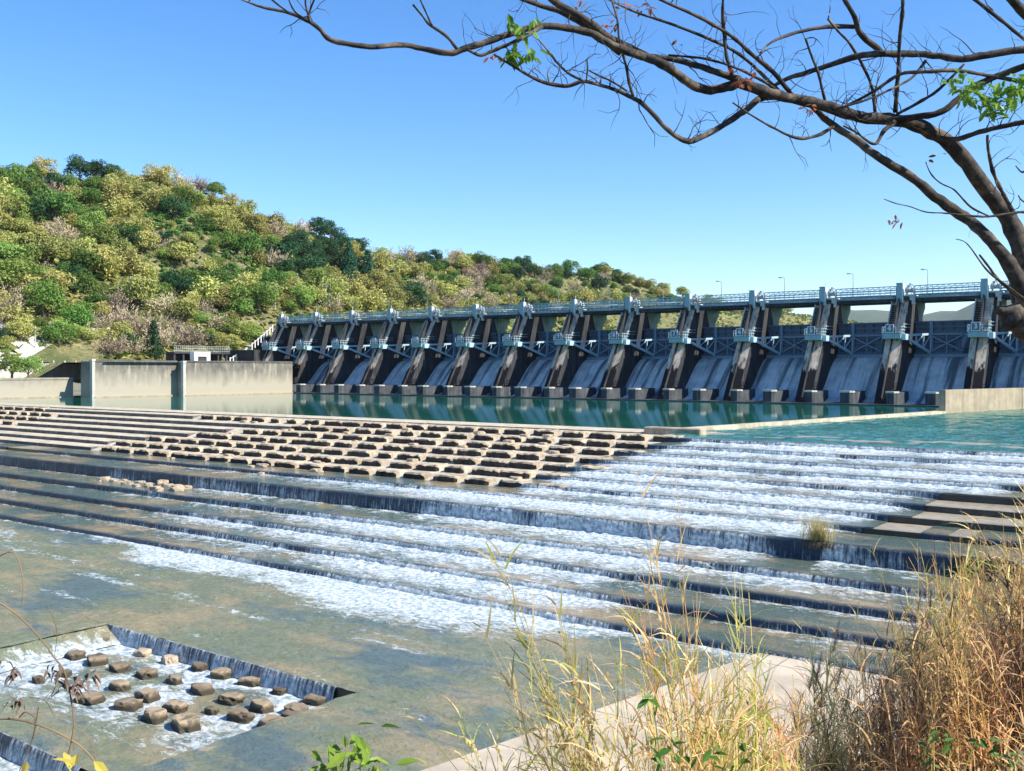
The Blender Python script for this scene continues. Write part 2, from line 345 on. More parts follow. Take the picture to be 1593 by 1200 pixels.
for k, lst in BL:
    ye = ED[k][0]; rown += 1; left = lst and lst[0][0] < xat(90, ye)
    for i, (x, L) in enumerate(lst):
        mb = MB(); h = ED[k][1]; D_ = U(1.7, 2.2); n1, n2 = 9, 3
        # rounded weathered top, rough front
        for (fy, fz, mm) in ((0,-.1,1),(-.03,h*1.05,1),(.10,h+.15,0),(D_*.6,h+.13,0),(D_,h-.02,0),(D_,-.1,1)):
            for j in range(n1+1):
                t = j/n1; xe = -L/2+L*t; c_ = min(t, 1-t)*n1
                mb.v.append((xe*(1 if c_ > .1 else .985), fy+.24*nz((x+xe)*1.3, fz*3, k)+(.16 if c_ < .1 else 0), fz+.16*nz(x*3+xe*1.7, fy*2, k+9)*(fz > .1)-(.12 if c_ < .1 and fz > .1 else 0)))
        for r in range(5):
            for j in range(n1):
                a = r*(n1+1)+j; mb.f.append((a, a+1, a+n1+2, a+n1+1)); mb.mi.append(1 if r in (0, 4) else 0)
        m_ = n1+1
        mb.f.append(tuple(r*m_ for r in range(5, -1, -1))); mb.mi.append(0); mb.f.append(tuple(r*m_+n1 for r in range(6))); mb.mi.append(0)
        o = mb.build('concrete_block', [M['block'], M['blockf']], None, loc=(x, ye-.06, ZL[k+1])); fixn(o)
        side = 'at the far left of' if left else 'along'
        tag(o, f'concrete block, {ORD[min(i,29)]} from right {side} the {ORD[k]} weir edge', 'block', 'concrete blocks along the weir steps')
# loose slabs of rubble on the dry steps
for i in range(46):
    k = rnd.choice([1,2,3,4,5,6,7]); x = U(-112, -48); y = ED[k][0]+U(-2.6,-.4)
# ------------------------------------------------------------------ running water over the weir
XQ = {}
def flow(k, x):
    """0 dry .. 1 full white water, for the drop at edge k"""
    if k == 0: return 0
    n_ = .30*nz(x*.11, k*2.7)+.22*nz(x*.45, k*5.1)+.10*nz(x*1.3, k*1.9)
    if k <= 7:
        lo = -47.5-(.7*(k-1)); q = ss(lo, lo+5, x)*(1-ss(-2.5, 1.5, x-xat([1680,1660,1640,1590,1450,1415,1370][k-1], ED[k][0]))) ; q = q*(.98)
        return max(0, q*.95+n_*(q > .02)-.02)
    if k == 8: q = .12+.2*ss(-112,-84,x)+.25*ss(-80,-58,x)+.5*ss(-60,-45,x); q *= ss(-140,-110,x)*.9+.1; q *= 1-ss(-25,-19.5,x)*.95
    elif k == 9: q = .22+.30*ss(-90,-70,x)+.3*ss(-60,-42,x); q *= 1-ss(-27,-22.5,x); q += .45*ss(-21.6,-21.0,x)*(1-ss(-16,-13,x)); q *= (1-.8*ss(-92,-98,x)*(1-ss(-104,-110,x))*0)
    elif k == 10: q = .12+.35*ss(-92,-72,x)+.55*ss(-70,-50,x); q *= 1-.45*ss(-32,-26,x)
    elif k == 11: q = .15+.35*ss(-88,-70,x)+.4*ss(-66,-48,x); q *= 1-.5*ss(-34,-26,x)
    elif k == 12: q = .25+.35*ss(-85,-62,x)+.4*ss(-56,-46,x); q *= 1-.6*ss(-33,-26,x)
    else: q = .22+.35*ss(-75,-60,x)+.45*ss(-52,-42,x); q *= 1-.6*ss(-32,-25,x)
    q += n_
    if x > -14: q *= 1-ss(-14,-10,x)
    if k >= 10 and x < -20: q = max(.045, q)
    if k in (8, 9) and -118 < x < -28: q = max(.045, q)
    return max(0, min(1, q))
mb = MB(); foam = []; fal = []
for k, (ye, dr) in enumerate(ED):
    if k == 0: continue
    zt = ZL[k]; zb = ZL[k+1]; yb = ED[k-1][0]; xa = -50 if k <= 7 else -150 if k < 12 else -140
    dx = .26; nn_ = int((8-xa)/dx); prev = None; pq = 0
    thr = .03
    for i in range(nn_+1):
        x = xa+i*dx; q = flow(k, x); qb = flow(k-1, x)
        if max(q, qb) <= thr:
            prev = None; continue
        e = ye+seg_noise(x, k); eb = yb+seg_noise(x, k-1) if k > 1 else 88.2
        W = eb-e; ru = .04*nz(x*.9, k*3, 7)
        pr = [(eb-.10, .05+.16*qb+.10*qb*nz(x*1.5,k,1)), (eb-.32-.15*nz(x*2,k), .05+.22*qb+.16*qb*nz(x*2.1,k,3)), (eb-W*.28, .045+.10*qb+.09*qb*nz(x*1.1,k,4)), (eb-W*.5, .045+.03*qb+.06*qb*nz(x*.9,k,6)), (eb-W*.75, .04+.04*qb*nz(x*.8,k,8)), (e+.25, .035), (e-.02, .02)]
        P = [(x, a, zt+b+ru*.5) for a, b in pr]
        base_f = .06+.50*max(q, qb)
        fo = [min(1,.35+.75*qb), min(1,.3+.8*qb), min(1,.05+.95*qb), .05+.72*qb, .03+.60*qb, .02+.45*max(q,qb)*.9, .15+.35*q]; fa = [0]*6+[.5]
        if qb < .1: fo[:4] = [.15+qb,.12+qb,.05+qb*.6,.04]
        if q > thr:
            rid = .07*nz(x*2.6, k*4.4)+.05*nz(x*6.1, k*2.2)
            for t in (.12,.3,.55,.8,1.):
                P.append((x+.03*nz(x*3,t*4), e-.06-.22*math.sqrt(t)*(.5+.5*q)-rid*t, zt-.02-(zt-zb-.04)*t)); fo.append(.15+.8*q+.18*t); fa.append(1)
        else:
            for t in (.12,.3,.55,.8,1.): P.append((x, e+.12, zt-.06-.02*t)); fo.append(0); fa.append(1)
        b = len(mb.v); mb.v += P; foam += fo; fal += fa
        if prev is not None:
            for s_ in range(len(P)-1): mb.f.append((prev+s_, b+s_, b+s_+1, prev+s_+1)); mb.mi.append(0)
        prev = b
mb.at = {'foam': foam, 'fall': fal}
tag(fixn(mb.build('cascade_water', M['casc'], smooth=True)), kind='structure')
# ------------------------------------------------------------------ lower river with the sunken stone basin
PX0, PX1, PY, PY2 = -49.2, -30.5, 29.6, 19.4
def rz(x, y):
    z = RIV+.05
    ripple = .045*nz(x*.5,y*.9)+.035*nz(x*1.5, y*2.3)+LEDGE(x, y)
    return z+ripple+.035*nz(x*2.2,y*4.1)+.05*nz(x*.25,y*.7,3)
def LEDGE(x, y):
    return .07*ss(-.15, .15, y-36.3-1.6*nz(x*.07, 2)-.35*nz(x*.5, 4))+.05*ss(-.15, .15, y-32.6-1.2*nz(x*.09, 6)-.3*nz(x*.6, 8)+.08*(x+60))*(x > -80)
def rfoam(x, y):
    l1 = y-36.3-1.6*nz(x*.07, 2)-.35*nz(x*.5, 4); l2 = y-32.6-1.2*nz(x*.09, 6)-.3*nz(x*.6, 8)+.08*(x+60)
    f_ = .50*math.exp(-((l1+.35)/.32)**2)*ss(-.12,.25,nz(x*.16, 3))+.45*math.exp(-((l2+.35)/.28)**2)*ss(-.05,.3,nz(x*.2, 7))
    return min(1, rfoam0(x, y)+f_)
def rfoam0(x, y):
    d = 44.4-y; q = flow(13, x)
    f = max(0, 1.0*(1-d/(1.4+7.5*max(0,q-.18))))*min(1, .4+q)+.28*max(0, 1-d/9)*ss(-.1,.4,nz(x*.2+y*.3, y*.5, 5))
    f += .32*ss(-75,-60,x)*ss(-30,-40,x)*max(0, 1-abs(d-3)/7)
    for (cx_, cy_, rx, ry, s_) in ((-66,30.5,6,.8,.5),(-58,31.8,5,.5,.5),(-92,40,18,2.2,.5),(-75,37.5,12,.8,.42),(-46.5,35.2,7,.45,.42),(-35,36.6,6,.4,.4),(-60,35.5,7,.3,.4),(-27,38,3,.3,.4)):
        e2 = ((x-cx_+(y-cy_)*2)/rx)**2+((y-cy_)/ry)**2; f += s_*math.exp(-e2)
    return min(1, f+.22*max(0,nz(x*.18,y*.5,4)))
def pit_foam(x, y):
    d = PY-y; f = .85-.04*d; f -= .45*ss(.2,.5,nz(x*.35,y*.35,11)+.15)
    f += .2*ss(-40,-48,x); return max(.0, min(1, f*(1-ss(6.5,9,d)*.7)))
mb = MB(); foam = []; fal = []
def grid(x0, x1, y0, y1, dx, dy, zf, ff):
    nx_, ny_ = max(1, round((x1-x0)/dx)), max(1, round((y1-y0)/dy)); b = len(mb.v)
    for j in range(ny_+1):
        for i in range(nx_+1):
            x = x0+(x1-x0)*i/nx_; y = y0+(y1-y0)*j/ny_; mb.v.append((x, y, zf(x, y))); foam.append(ff(x, y)); fal.append(0)
    for j in range(ny_):
        for i in range(nx_):
            a = b+j*(nx_+1)+i; mb.f.append((a, a+1, a+nx_+2, a+nx_+1)); mb.mi.append(0)
grid(-150, 12, PY, 44.45, .35, .3, rz, rfoam)
grid(-150, PX0, -20, PY, .6, .5, rz, rfoam)
grid(PX1, 12, -20, PY, .4, .4, rz, rfoam)
z2 = RIV-.72; z3 = z2-.75
grid(PX0, PX1, PY2, PY-.15, .25, .25, lambda x, y: z2+.07*nz(x*1.2,y*1.2)*(1 if PY-y < 6 else .4)+.03*nz(x*3,y*3), pit_foam)
grid(PX0, PX1, -20, PY2-.15, .3, .3, lambda x, y: z3+.04*nz(x*1.2,y*1.2), lambda x, y: max(0, .9-.3*(PY2-y)))
def curtain(x0, x1, y, za, zb, q, axis='x'):
    n_ = int((x1-x0)/.16); prev = None
    for i in range(n_+1):
        x = x0+(x1-x0)*i/n_; b = len(mb.v); rid = .05*nz(x*2.6, y)+.04*nz(x*6.1, y)
        for t in (0,.04,.2,.5,.8,1.):
            s_ = .05+.28*math.sqrt(t)+rid*t
            mb.v.append((x, y-s_, za+(zb-za)*t) if axis == 'x' else (y-s_, x, za+(zb-za)*t)); foam.append(q+.25*t); fal.append(0 if t == 0 else 1)
        if prev is not None:
            for s_ in range(5): mb.f.append((prev+s_, b+s_, b+s_+1, prev+s_+1)); mb.mi.append(0)
        prev = b
curtain(PX0, PX1-1.2, PY+.05, RIV+.06, z2, .62)
prev = None
for i in range(150):
    y = PY-10.4+i*.07; b = len(mb.v)
    for t in (0,.1,.4,.7,1.):
        mb.v.append((PX0-.3+.2*nz(y*.8,1)+1.9*t+.12*nz(y*3,t*3), y, RIV+.07+(z2-RIV-.02)*t)); foam.append(.15+.7*t); fal.append(0)
    if prev is not None:
        for s_ in range(4): mb.f.append((prev+s_, b+s_, b+s_+1, prev+s_+1)); mb.mi.append(0)
    prev = b
curtain(PX0, PX1-3.5, PY2+.05, z2+.03, z3, .6)
mb.at = {'foam': foam, 'fall': fal}
tag(fixn(mb.build('river_water', M['river'], smooth=True)), kind='structure')
mb = MB()                                # basin walls
mb.box(PX1-.02, PX1+.35, -20, PY+.3, z3-.5, RIV+.035, 0); mb.box(PX0-.35, PX0-.28, -20, PY+.3, z3-.5, RIV+.0, 0)
mb.box(PX0, PX1-.02, PY+.06, PY+.4, z2-.5, RIV+.0, 1); mb.box(PX0+.05, PX1-.05, PY2+.06, PY2+.4, z3-.5, z2-.02, 1)
mb.box(PX1-1.3, PX1-.03, PY-.04, PY+.05, z2-.4, RIV+.02, 1)
tag(mb.build('basin_wall', [M['wet'], M['wetriser']]), 'sunken concrete basin wall around the stones in the lower river', 'basin')
def rockmesh(s, k, flat=.65, n=10):
    m = MB(); bm = bmesh.new(); bmesh.ops.create_icosphere(bm, subdivisions=3, radius=1)
    for v in bm.verts:
        d = v.co.normalized(); r = 1.05+.45*nz(d.x*1.5+k*5, d.y*1.5, d.z*1.5)+.22*nz(d.x*3.5+k, d.y*3.5, d.z*3.5)+.10*nz(d.x*8+k, d.y*8, d.z*8)
        c = Vector((max(-.92, min(.9, d.x*r)), max(-.85, min(.85, d.y*r)), max(-.7, min(.70, d.z*r))))
        v.co = Vector((c.x*s[0], c.y*s[1], c.z*s[2]))
    vs = [v.co.copy() for v in bm.verts]; fs = [[v.index for v in f.verts] for f in bm.faces]; bm.free(); m.add(vs, fs); return m
stones = [(86,330,'r'),(118,348,'r'),(153,365,'r'),(195,395,'r'),(150,300,'p'),(210,330,'r')]
# stones of the basin: photo spots (x, y of the foot), width in pixels
ST = [(92,1012,30),(118,1022,32),(152,1030,36),(187,1041,34),(228,1051,38),(271,1061,36),(160,1000,30),(222,1018,34),(264,1030,34),(312,1040,34),(345,1052,36),(390,1063,34),(434,1077,30),
      (187,1071,42),(230,1086,40),(273,1104,40),(315,1075,42),(359,1091,38),(408,1103,40),(455,1115,32),(492,1092,42),(535,1098,26),(140,1090,44),(200,1100,40),(240,1118,46),(290,1130,60),(375,1118,44),(425,1131,60),(462,1108,44),(100,1050,26),(60,1060,26),(330,1108,30)]
ST.sort(key=lambda s: (round(s[1]/28), s[0])); rows = {}
for i, (u, y, wp) in enumerate(ST):
    rw = round(y/28); rows.setdefault(rw, 0); rows[rw] += 1
    p = onz(u, y, z2+.05); s_ = wp*.5*depth(u, p.y)/F*.98*U(.8,1.15)
    o = rockmesh((s_, s_*U(.65,.9), s_*U(.55,.8)), i+1).build('basin_stone', M['rock'] if y > 1045 or i % 3 else M['palerock'], None, loc=(p.x, p.y, z2+.08)); o.rotation_euler.z = U(-.4,.4)
    tag(o, f'blocky stone, {ORD[rows[rw]-1]} from left in the {ORD[rw-min(round(s[1]/28) for s in ST)]} row of the sunken basin', 'stone', 'stones in the sunken basin')
for i, (u, y, wp) in enumerate([(163,748,18),(176,750,12),(187,752,12),(200,754,14),(212,757,12),(220,752,12),(231,757,16),(243,762,18),(254,755,22),(262,758,16),(275,763,24),(290,761,16),(192,749,10),(247,764,13),(408,739,13)]):
    z = ZL[10] if i < 14 else ZL[9]; p = onz(u, y, z+.05); s_ = wp*.5*depth(u, p.y)/F*1.15
    o = rockmesh((s_, s_*.8, s_*U(.5,.7)), i+40).build('river_rock', M['palerock'], None, loc=(p.x, p.y, z+s_*.25)); o.rotation_euler.z = U(-1,1)
    tag(o, 'single pale rock resting on the wet step above the tall drop' if i == 14 else f'pale brown rock, {ORD[i] if i < 12 else "small "+ORD[i]} of the row of rocks below the tall drop at left', 'rock', None if i == 14 else 'rocks heaped on the wet step')
# driftwood-pale rubble on the dry steps
q_ = 0
for i in range(34):
    k = rnd.choice([1,2,3,4,5,6,6,7]); x = U(-110, -50); y = ED[k][0]-U(.5, 1.8); s_ = U(.25,.55)
    o = rockmesh((s_*1.3, s_, s_*.6), i+80).build('rubble_stone', M['palerock'], None, loc=(x, y, ZL[k+1]+s_*.2))
    tag(o, 'small pale loose stone lying among the concrete blocks of the dry weir steps', 'stone', 'loose stones on the dry steps')
# ------------------------------------------------------------------ promenade and bank
PZ = -6.75
def edge_x(y): return -22.4+(y-24.3)*.167
mb = MB(); pts = [(edge_x(y), y) for y in (-20, 0, 12, 24, 33, 40, 46.2)]
k_ = len(pts); vs = [(x, y, PZ) for x, y in pts]+[(6, y, PZ) for x, y in pts]; fs = [(i, i+k_, i+1+k_, i+1) for i in range(k_-1)]
mb.add(vs, fs); mb.add([(x, y, PZ) for x, y in pts]+[(x-.05, y, RIV-.6) for x, y in pts], [(i, i+1, i+1+k_, i+k_) for i in range(k_-1)], 1)
mb.add([(edge_x(46.2), 46.2, PZ), (6, 46.2, PZ), (6, 46.2, -9), (edge_x(46.2), 46.2, -9)], [(0,1,2,3)], 1)
for y in (3, 8, 13, 18, 23, 28, 33, 38, 43): mb.box(edge_x(y)+.02, 5, y, y+.035, PZ-.1, PZ+.004, 2)
for x in (-17.6, -12.5): mb.box(x, x+.035, -20, 46, PZ-.1, PZ+.004, 2)
tag(fixn(mb.build('promenade', [M['pave'], M['pave'], M['riser']])), kind='structure')
def toe(y): return -15+.16*y
def bz(x, y):
    d = x-toe(y)+.8*nz(y*.25, x*.1); 
    if d <= 0: return PZ-.25+d*.4
    return min(4.9, PZ-.1+.8*d*(1-.0)) + .35*nz(x*.5, y*.5)+.12*nz(x*2, y*2)*min(1, d)
mb = MB(); nx_, ny_ = 90, 170
for j in range(ny_+1):
    for i in range(nx_+1): 
        y = -25+j*.85; x = toe(y)-1.2+i*.55*(1+i*.012); mb.v.append((x, y, bz(x, y)))
for j in range(ny_):
    for i in range(nx_): a = j*(nx_+1)+i; mb.f.append((a, a+1, a+nx_+2, a+nx_+1)); mb.mi.append(0)
n = N('bank_soil'); M['bank'] = n.set(n.ramp(n.noise(1.5, 6, .7), [(.35,(.035,.028,.018)),(.65,(.13,.10,.055))]), .95)
n.bump(n.noise(4, 6, .7), .8, .1)
tag(mb.build('river_bank', M['bank'], smooth=True), kind='structure')
# ------------------------------------------------------------------ river walls at the far bank
def wall(x, y0, y1, zt, label, name='river_wall', back=6, rough=True):
    t = empty(name, (x, y0, 0)); mb = MB(); L = y1-y0; n_ = int(L/1.5)
    mb.box(-back, 0, 0, L, -1.5, zt-.45); mb.build('wall_face', M['wallc'], t)
    mb = MB(); mb.box(-.9, .14, -.1, L, zt-.448, zt); mb.build('coping', M['riser'] if zt > 6 else M['wallc'], t)
    mb = MB(); mb.box(-back, -.9, 0, L, zt-.44, zt-.2); mb.build('wall_top', M['road'], t)
    mb = MB(); mb.box(-.5, .5, -.3, L, -1.5, .22); mb.build('footing', M['walld'], t)
    tag(t, label, 'wall', 'river walls on the far bank'); return t
wall(-213.5, 149, 183, 8.7, 'tall weathered wall section between the dark recess and the dam')
wall(-216.8, 127, 148.9, 8.7, 'tall weathered wall section left of the dark recess')
wall(-226, 20, 126.9, 4.6, 'low river wall at the far left beyond the pale corner post')
for (x, y, z, l) in ((-216.6, 126.6, 8.9, 'pale upright corner post where low and tall river walls meet'), (-213.3, 148.6, 8.6, 'pale upright corner post beside the dark recess of the tall wall')):
    mb = MB(); mb.box(-.9, .15, -.45, .3, -1.5, z-.5); mb.box(-1.0, .25, -.55, .4, z-.498, z); o = bevel(mb.build('corner_post', M['cap'], None, loc=(x, y, 0)), .05); tag(o, l, 'post')
mb = MB(); mb.box(-241, -240, 112, 140, 3.9, 7.7); mb.box(-241.2,-239.85,112,140,7.702,7.95)
for i in range(10): mb.box(-240.9,-240.6,112.5+i*2.9,112.8+i*2.9,7.95,8.7)
tag(mb.build('retaining_wall', M['cap']), 'white retaining wall below the bend of the pale road', 'wall')
mb = MB(); prev = None
for i in range(30):
    t = i/29; y = 108+t*62; x = -245.2-.8*t; b = len(mb.v)
    for dx in (-5, -1.6, 1.6, 5): mb.v.append((x+dx, y, 8.25))
    if prev is not None:
        for q in range(3): mb.f.append((prev+q, b+q, b+q+1, prev+q+1)); mb.mi.append(0)
    prev = b
tag(mb.build('road', M['road'], smooth=True), kind='structure')
ROADBEND = True
# raised deck with railing and small white gatehouse
t = empty('bank_deck', (-246, 168, 0)); mb = MB(); mb.box(-4,0,0,19,11.0,11.5)
for i in range(7): mb.box(-.9,-.4,.2+i*2.95,.7+i*2.95,8,11.0)
mb.box(-4,-3.6,0,19,8,11.0); mb.build('deck', M['dark'], t)
mb = MB()
for i in range(30): mb.box(-.1,-.02,.05+i*.65,.12+i*.65,11.5,13.2)
for z in (11.8,12.5,13.2): mb.bar((-.06,0,z),(-.06,19,z),.08)
mb.build('railing', M['mach'], t); tag(t, 'dark raised deck with pale railing behind the tall river wall', 'deck')
t = empty('white_kiosk', (-243, 172.5, 8.2)); mb = MB(); mb.box(-2,0,0,5.4,2.0,3.3); mb.box(-2,0,0,1.2,0,2.0); mb.box(-2,0,4.2,5.4,0,2.0); mb.build('frame', M['white'], t)
mb = MB(); mb.box(-1.9,-.3,1.2,4.2,0,2.0); mb.build('opening', M['dark'], t); tag(t, 'small white open-fronted kiosk below the railed deck', 'kiosk')
t = empty('stair_fence', (-246, 187, 9)); mb = MB()
for i in range(15):
    s_ = i/14; p = Vector((-5*s_, 20*s_, 10.5*s_**1.2)); mb = MB(); mb.box(-.16,.16,-.16,.16,-1.2,1.1); mb.build('post', M['white'], t, loc=p)
mb = MB(); mb.bar((0,0,.6),(-2,8,4.0),.2); mb.bar((-2,8,4.0),(-5,20,11),.2); mb.build('rail', M['cap'], t); tag(t, 'white posts of a stair fence climbing to the left end of the dam', 'fence')
# ------------------------------------------------------------------ the dam
PIT = 15.03; X0 = -41.5; YD = 199
def digits(txt, size, mat, parent, loc):
    cu = bpy.data.curves.new('t', 'FONT'); cu.body = txt; cu.size = size; cu.align_x = 'CENTER'; cu.align_y = 'CENTER'; cu.extrude = .02; cu.offset = .035
    o = bpy.data.objects.new('t', cu); col.objects.link(o); bpy.context.view_layer.update()
    me = bpy.data.meshes.new_from_object(o.evaluated_get(bpy.context.evaluated_depsgraph_get())); bpy.data.objects.remove(o)
    me.materials.clear(); me.materials.append(mat)
    n_ = bpy.data.objects.new('number', me); col.objects.link(n_); n_.parent = parent; n_.location = loc; n_.rotation_euler = (R(90), 0, 0); return n_
def fy(z): return -.6*(19.7-z)           # sloping front of a pier
def make_pier():
    t = empty('dam_pier')
    mb = MB(); prof = [(fy(-1.5)-.0,-1.5),(fy(0),0),(fy(6),6),(fy(12),12),(0,19.7),(5.6,19.7),(8.5,12),(9.5,12),(9.5,-1.5)]
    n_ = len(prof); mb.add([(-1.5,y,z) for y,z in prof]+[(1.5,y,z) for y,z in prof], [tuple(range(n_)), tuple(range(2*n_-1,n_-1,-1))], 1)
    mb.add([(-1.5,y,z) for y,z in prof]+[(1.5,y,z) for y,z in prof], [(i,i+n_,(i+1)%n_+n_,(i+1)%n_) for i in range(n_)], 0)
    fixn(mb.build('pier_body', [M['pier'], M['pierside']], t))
    def strip(x0, x1, z0, z1, h, name, mat):
        mb = MB(); nn = Vector((0,-.857,.515))*h; a = Vector((0,fy(z0)+.02,z0)); b = Vector((0,fy(z1)+.02,z1))
        mb.add([(x0,*a.yz),(x1,*a.yz),(x1,*(a+nn).yz),(x0,*(a+nn).yz),(x0,*b.yz),(x1,*b.yz),(x1,*(b+nn).yz),(x0,*(b+nn).yz)],
            [(0,1,2,3),(4,7,6,5),(0,4,5,1),(1,5,6,2),(2,6,7,3),(3,7,4,0)]); fixn(mb.build(name, mat, t))
    strip(-1.52,-1.32,13.4,19.2,.7,'stair_parapet',M['cap']); strip(-.12,.14,13.4,19.4,1.5,'stair_parapet',M['pierside'])
    strip(-.30,-.12,1.0,12.2,.55,'rib',M['pierside'])
    for z in (14.4, 17.2): strip(1.2,1.62,z,z+.8,.35,'block_bracket',M['pier'])
    mb = MB()                            # steps in the stair trench
    for i in range(14):
        z = 13.4+i*.42; mb.box(-1.32,-.12,fy(z)-.28,fy(z)+.1,z-.3,z)
    mb.build('stair', M['pierside'], t)
    # trunnion platform with railing and number plate
    p = MB(); p.box(-1.65,1.7,-6.1,-3.6,12.25,13.25); p.box(-1.8,1.85,-6.25,-3.6,13.252,13.38); pf = bevel(p.build('platform', M['teal'], t), .04)
    p = MB(); p.box(1.7,2.5,-5.6,-3.9,12.0,13.15); bevel(p.build('trunnion_bracket', M['light'], t), .06)
    r_ = MB()
    for x in (-1.7,-.7,.8,1.75): r_.bar((x,-6.1,13.38),(x,-6.1,14.55),.09)
    for y in (-5.1,-4.1): r_.bar((1.75,y,13.38),(1.75,y,14.55),.09); r_.bar((-1.7,y,13.38),(-1.7,y,14.55),.09)
    for z in (13.95,14.55): r_.bar((-1.7,-6.1,z),(1.75,-6.1,z),.08); r_.bar((1.75,-6.1,z),(1.75,-3.4,z),.08); r_.bar((-1.7,-6.1,z),(-1.7,-3.4,z),.08); r_.bar((1.75,-3.8,z+.5),(2.4,-1.5,z+.5),.07)
    r_.build('railing', M['light'], pf)
    p = MB(); p.box(-.95,.35,-6.24,-6.18,13.5,14.85); pl = p.build('number_plate', M['gate'], pf); p = MB(); [p.box(*q) for q in ((-1.05,.45,-6.27,-6.17,14.852,14.97),(-1.05,.45,-6.27,-6.17,13.38,13.498),(-1.07,-.952,-6.26,-6.16,13.5,14.85),(.352,.47,-6.26,-6.16,13.5,14.85))]; p.build('plate_frame', M['white'], pf)
    # hoist post and machinery
    p = MB(); p.box(-.62,.42,-.75,.3,19.3,23.0); p.box(-.7,.5,-.85,.35,22.999,23.12); bevel(p.build('hoist_post', M['teal'], t), .03)
    p = MB(); p.box(.425,.62,-.7,.25,19.3,23.0); p.bar((.5,-.3,23.1),(.5,-.3,24.0),.08); p.build('post_edge_strip', M['white'], t)  # white strip down the right side of the post, thin rod above
    p = MB(); p.tube([(1.0,-.4,21.6),(2.9,-.4,21.6)],.42,10); p.tube([(1.2,-.4,21.6),(1.4,-.4,21.6)],.75,12); p.tube([(2.5,-.4,21.6),(2.7,-.4,21.6)],.75,12)
    p.box(1.9,2.9,-.9,.2,19.7,20.5); p.box(2.2,2.8,-.7,.1,18.9,19.7); p.box(1.0,3.1,-1.0,.6,20.5,20.75)
    p.bar((1.2,-.8,20.7),(1.9,-.8,22.9),.12); p.bar((2.7,-.8,20.7),(1.9,-.8,22.9),.12); p.bar((1.9,-.8,22.9),(2.9,-.6,22.2),.12); p.bar((1.1,-.9,22.0),(3.0,-.9,21.0),.1)
    p.box(1.3,1.8,-.5,.2,22.2,22.6); p.build('hoist_machine', M['mach'], t)
    p = MB(); p.box(-1.45,1.5,-.3,5.2,19.7,20.6); p.build('pier_cap', M['dark'], t)
    return t, pl
def make_span():                          # operating bridge between two piers
    t = empty('hoist_bridge_span'); L = PIT-3.6; a = 3.0
    p = MB(); p.box(a-1.4,PIT-.8,-.6,2.6,19.45,20.3); p.build('girder', M['pierside'], t)
    p = MB(); p.box(a-1.4,PIT-.8,-.75,2.7,20.302,20.42); p.build('deck', M['teal'], t)
    for z, y, r in ((20.75,-.95,.13),(21.25,-.95,.16),(20.15,-.85,.12)):
        p = MB(); p.tube([(a-.3,y,z),(PIT-.8,y,z)], r, 8); p.build('pipe', M['light'] if z > 21 else M['steel'], t, smooth=True)
    p = MB()
    for z in (21.75, 22.45): p.bar((a-.2,-.6,z),(PIT-.7,-.6,z),.14,.16)
    n_ = 11
    for i in range(n_+1):
        x = a-.2+(PIT-.5-a)*i/n_; p.bar((x,-.6,20.4),(x,-.6,22.45),.08)
        if i < n_: p.bar((x,-.6,21.75),(x+(PIT-.5-a)/n_,-.6,22.45),.07)
    p.bar((a-.2,2.4,22.3),(PIT-.7,2.4,22.3),.1)
    p.build('railing', M['teal'], t)
    return t
def make_gate():
    t = empty('radial_gate'); r = 9.6; cy, cz = -5.0, 13.0
    def sp(z, dr=0): return cy+math.sqrt((r+dr)**2-(z-cz)**2)
    zs = [8.75+i*(15.7-8.75)/14 for i in range(15)]
    p = MB(); n_ = len(zs); p.add([(1.55,sp(z),z) for z in zs]+[(13.48,sp(z),z) for z in zs]+[(1.55,sp(z)+.15,z) for z in zs]+[(13.48,sp(z)+.15,z) for z in zs],
        [(i,i+n_,i+n_+1,i+1) for i in range(n_-1)]+[(i+2*n_,i+1+2*n_,i+1+3*n_,i+3*n_) for i in range(n_-1)]+[(n_-1,2*n_-1,4*n_-1,3*n_-1)])
    p.build('skin_plate', M['gate'], t)
    p = MB()
    for i, z in enumerate(zs[::2]):
        y = sp(z); p.box(1.6,13.4,y-.42,y-.01,z-.06,z+.06); p.box(1.6,13.4,y-.46,y-.42,z-.14,z+.14)
    for x in (1.75,3.2,4.6,6.6,8.5,10.4,11.9,13.2):
        for z0, z1 in zip(zs[::2], zs[2::2]): p.bar((x,sp(z0)-.2,z0+.1),(x,sp(z1)-.2,z1-.1),.12,.36)
    p.build('stiffeners', M['gate'], t)
    p = MB(); p.box(1.6,13.4,sp(9)-.75,sp(9)-.47,8.85,9.5); p.box(1.6,13.4,sp(13.3)-.7,sp(13.3)-.47,13.1,13.5); p.box(4.3,4.9,sp(12)-.8,sp(12)-.47,9.5,15.9); p.build('main_beam', M['steel'], t)
    for sx, x0, x1 in ((1, 1.9, 4.6), (-1, 13.1, 10.4)):
        A = Vector((x0,-4.6,12.9)); Bt = Vector((x1,sp(13.3)-.8,13.3)); Bb = Vector((x1,sp(9.6)-.8,9.7))
        p = MB(); p.bar(A,Bt,.32,.42); p.bar(A-Vector((0,0,.15)),Bb,.36,.5)
        for q in (.45,.72,1.0): p.bar(A.lerp(Bt,q),A.lerp(Bb,q),.2)
        p.bar(A.lerp(Bb,.45),A.lerp(Bt,.72),.17); p.bar(A.lerp(Bb,.72),A.lerp(Bt,1.),.17)
        p.build('gate_arm', M['light'] if sx > 0 else M['steel'], t)
    y = sp(11.5)-.95; p = MB(); p.bar((4.7,y,13.0),(10.3,y,10.0),.22); p.bar((4.7,y-.01,10.0),(10.3,y-.01,13.0),.22); p.bar((7.5,y,9.6),(7.5,y,13.2),.16); p.build('cross_brace', M['steel'], t)
    return t
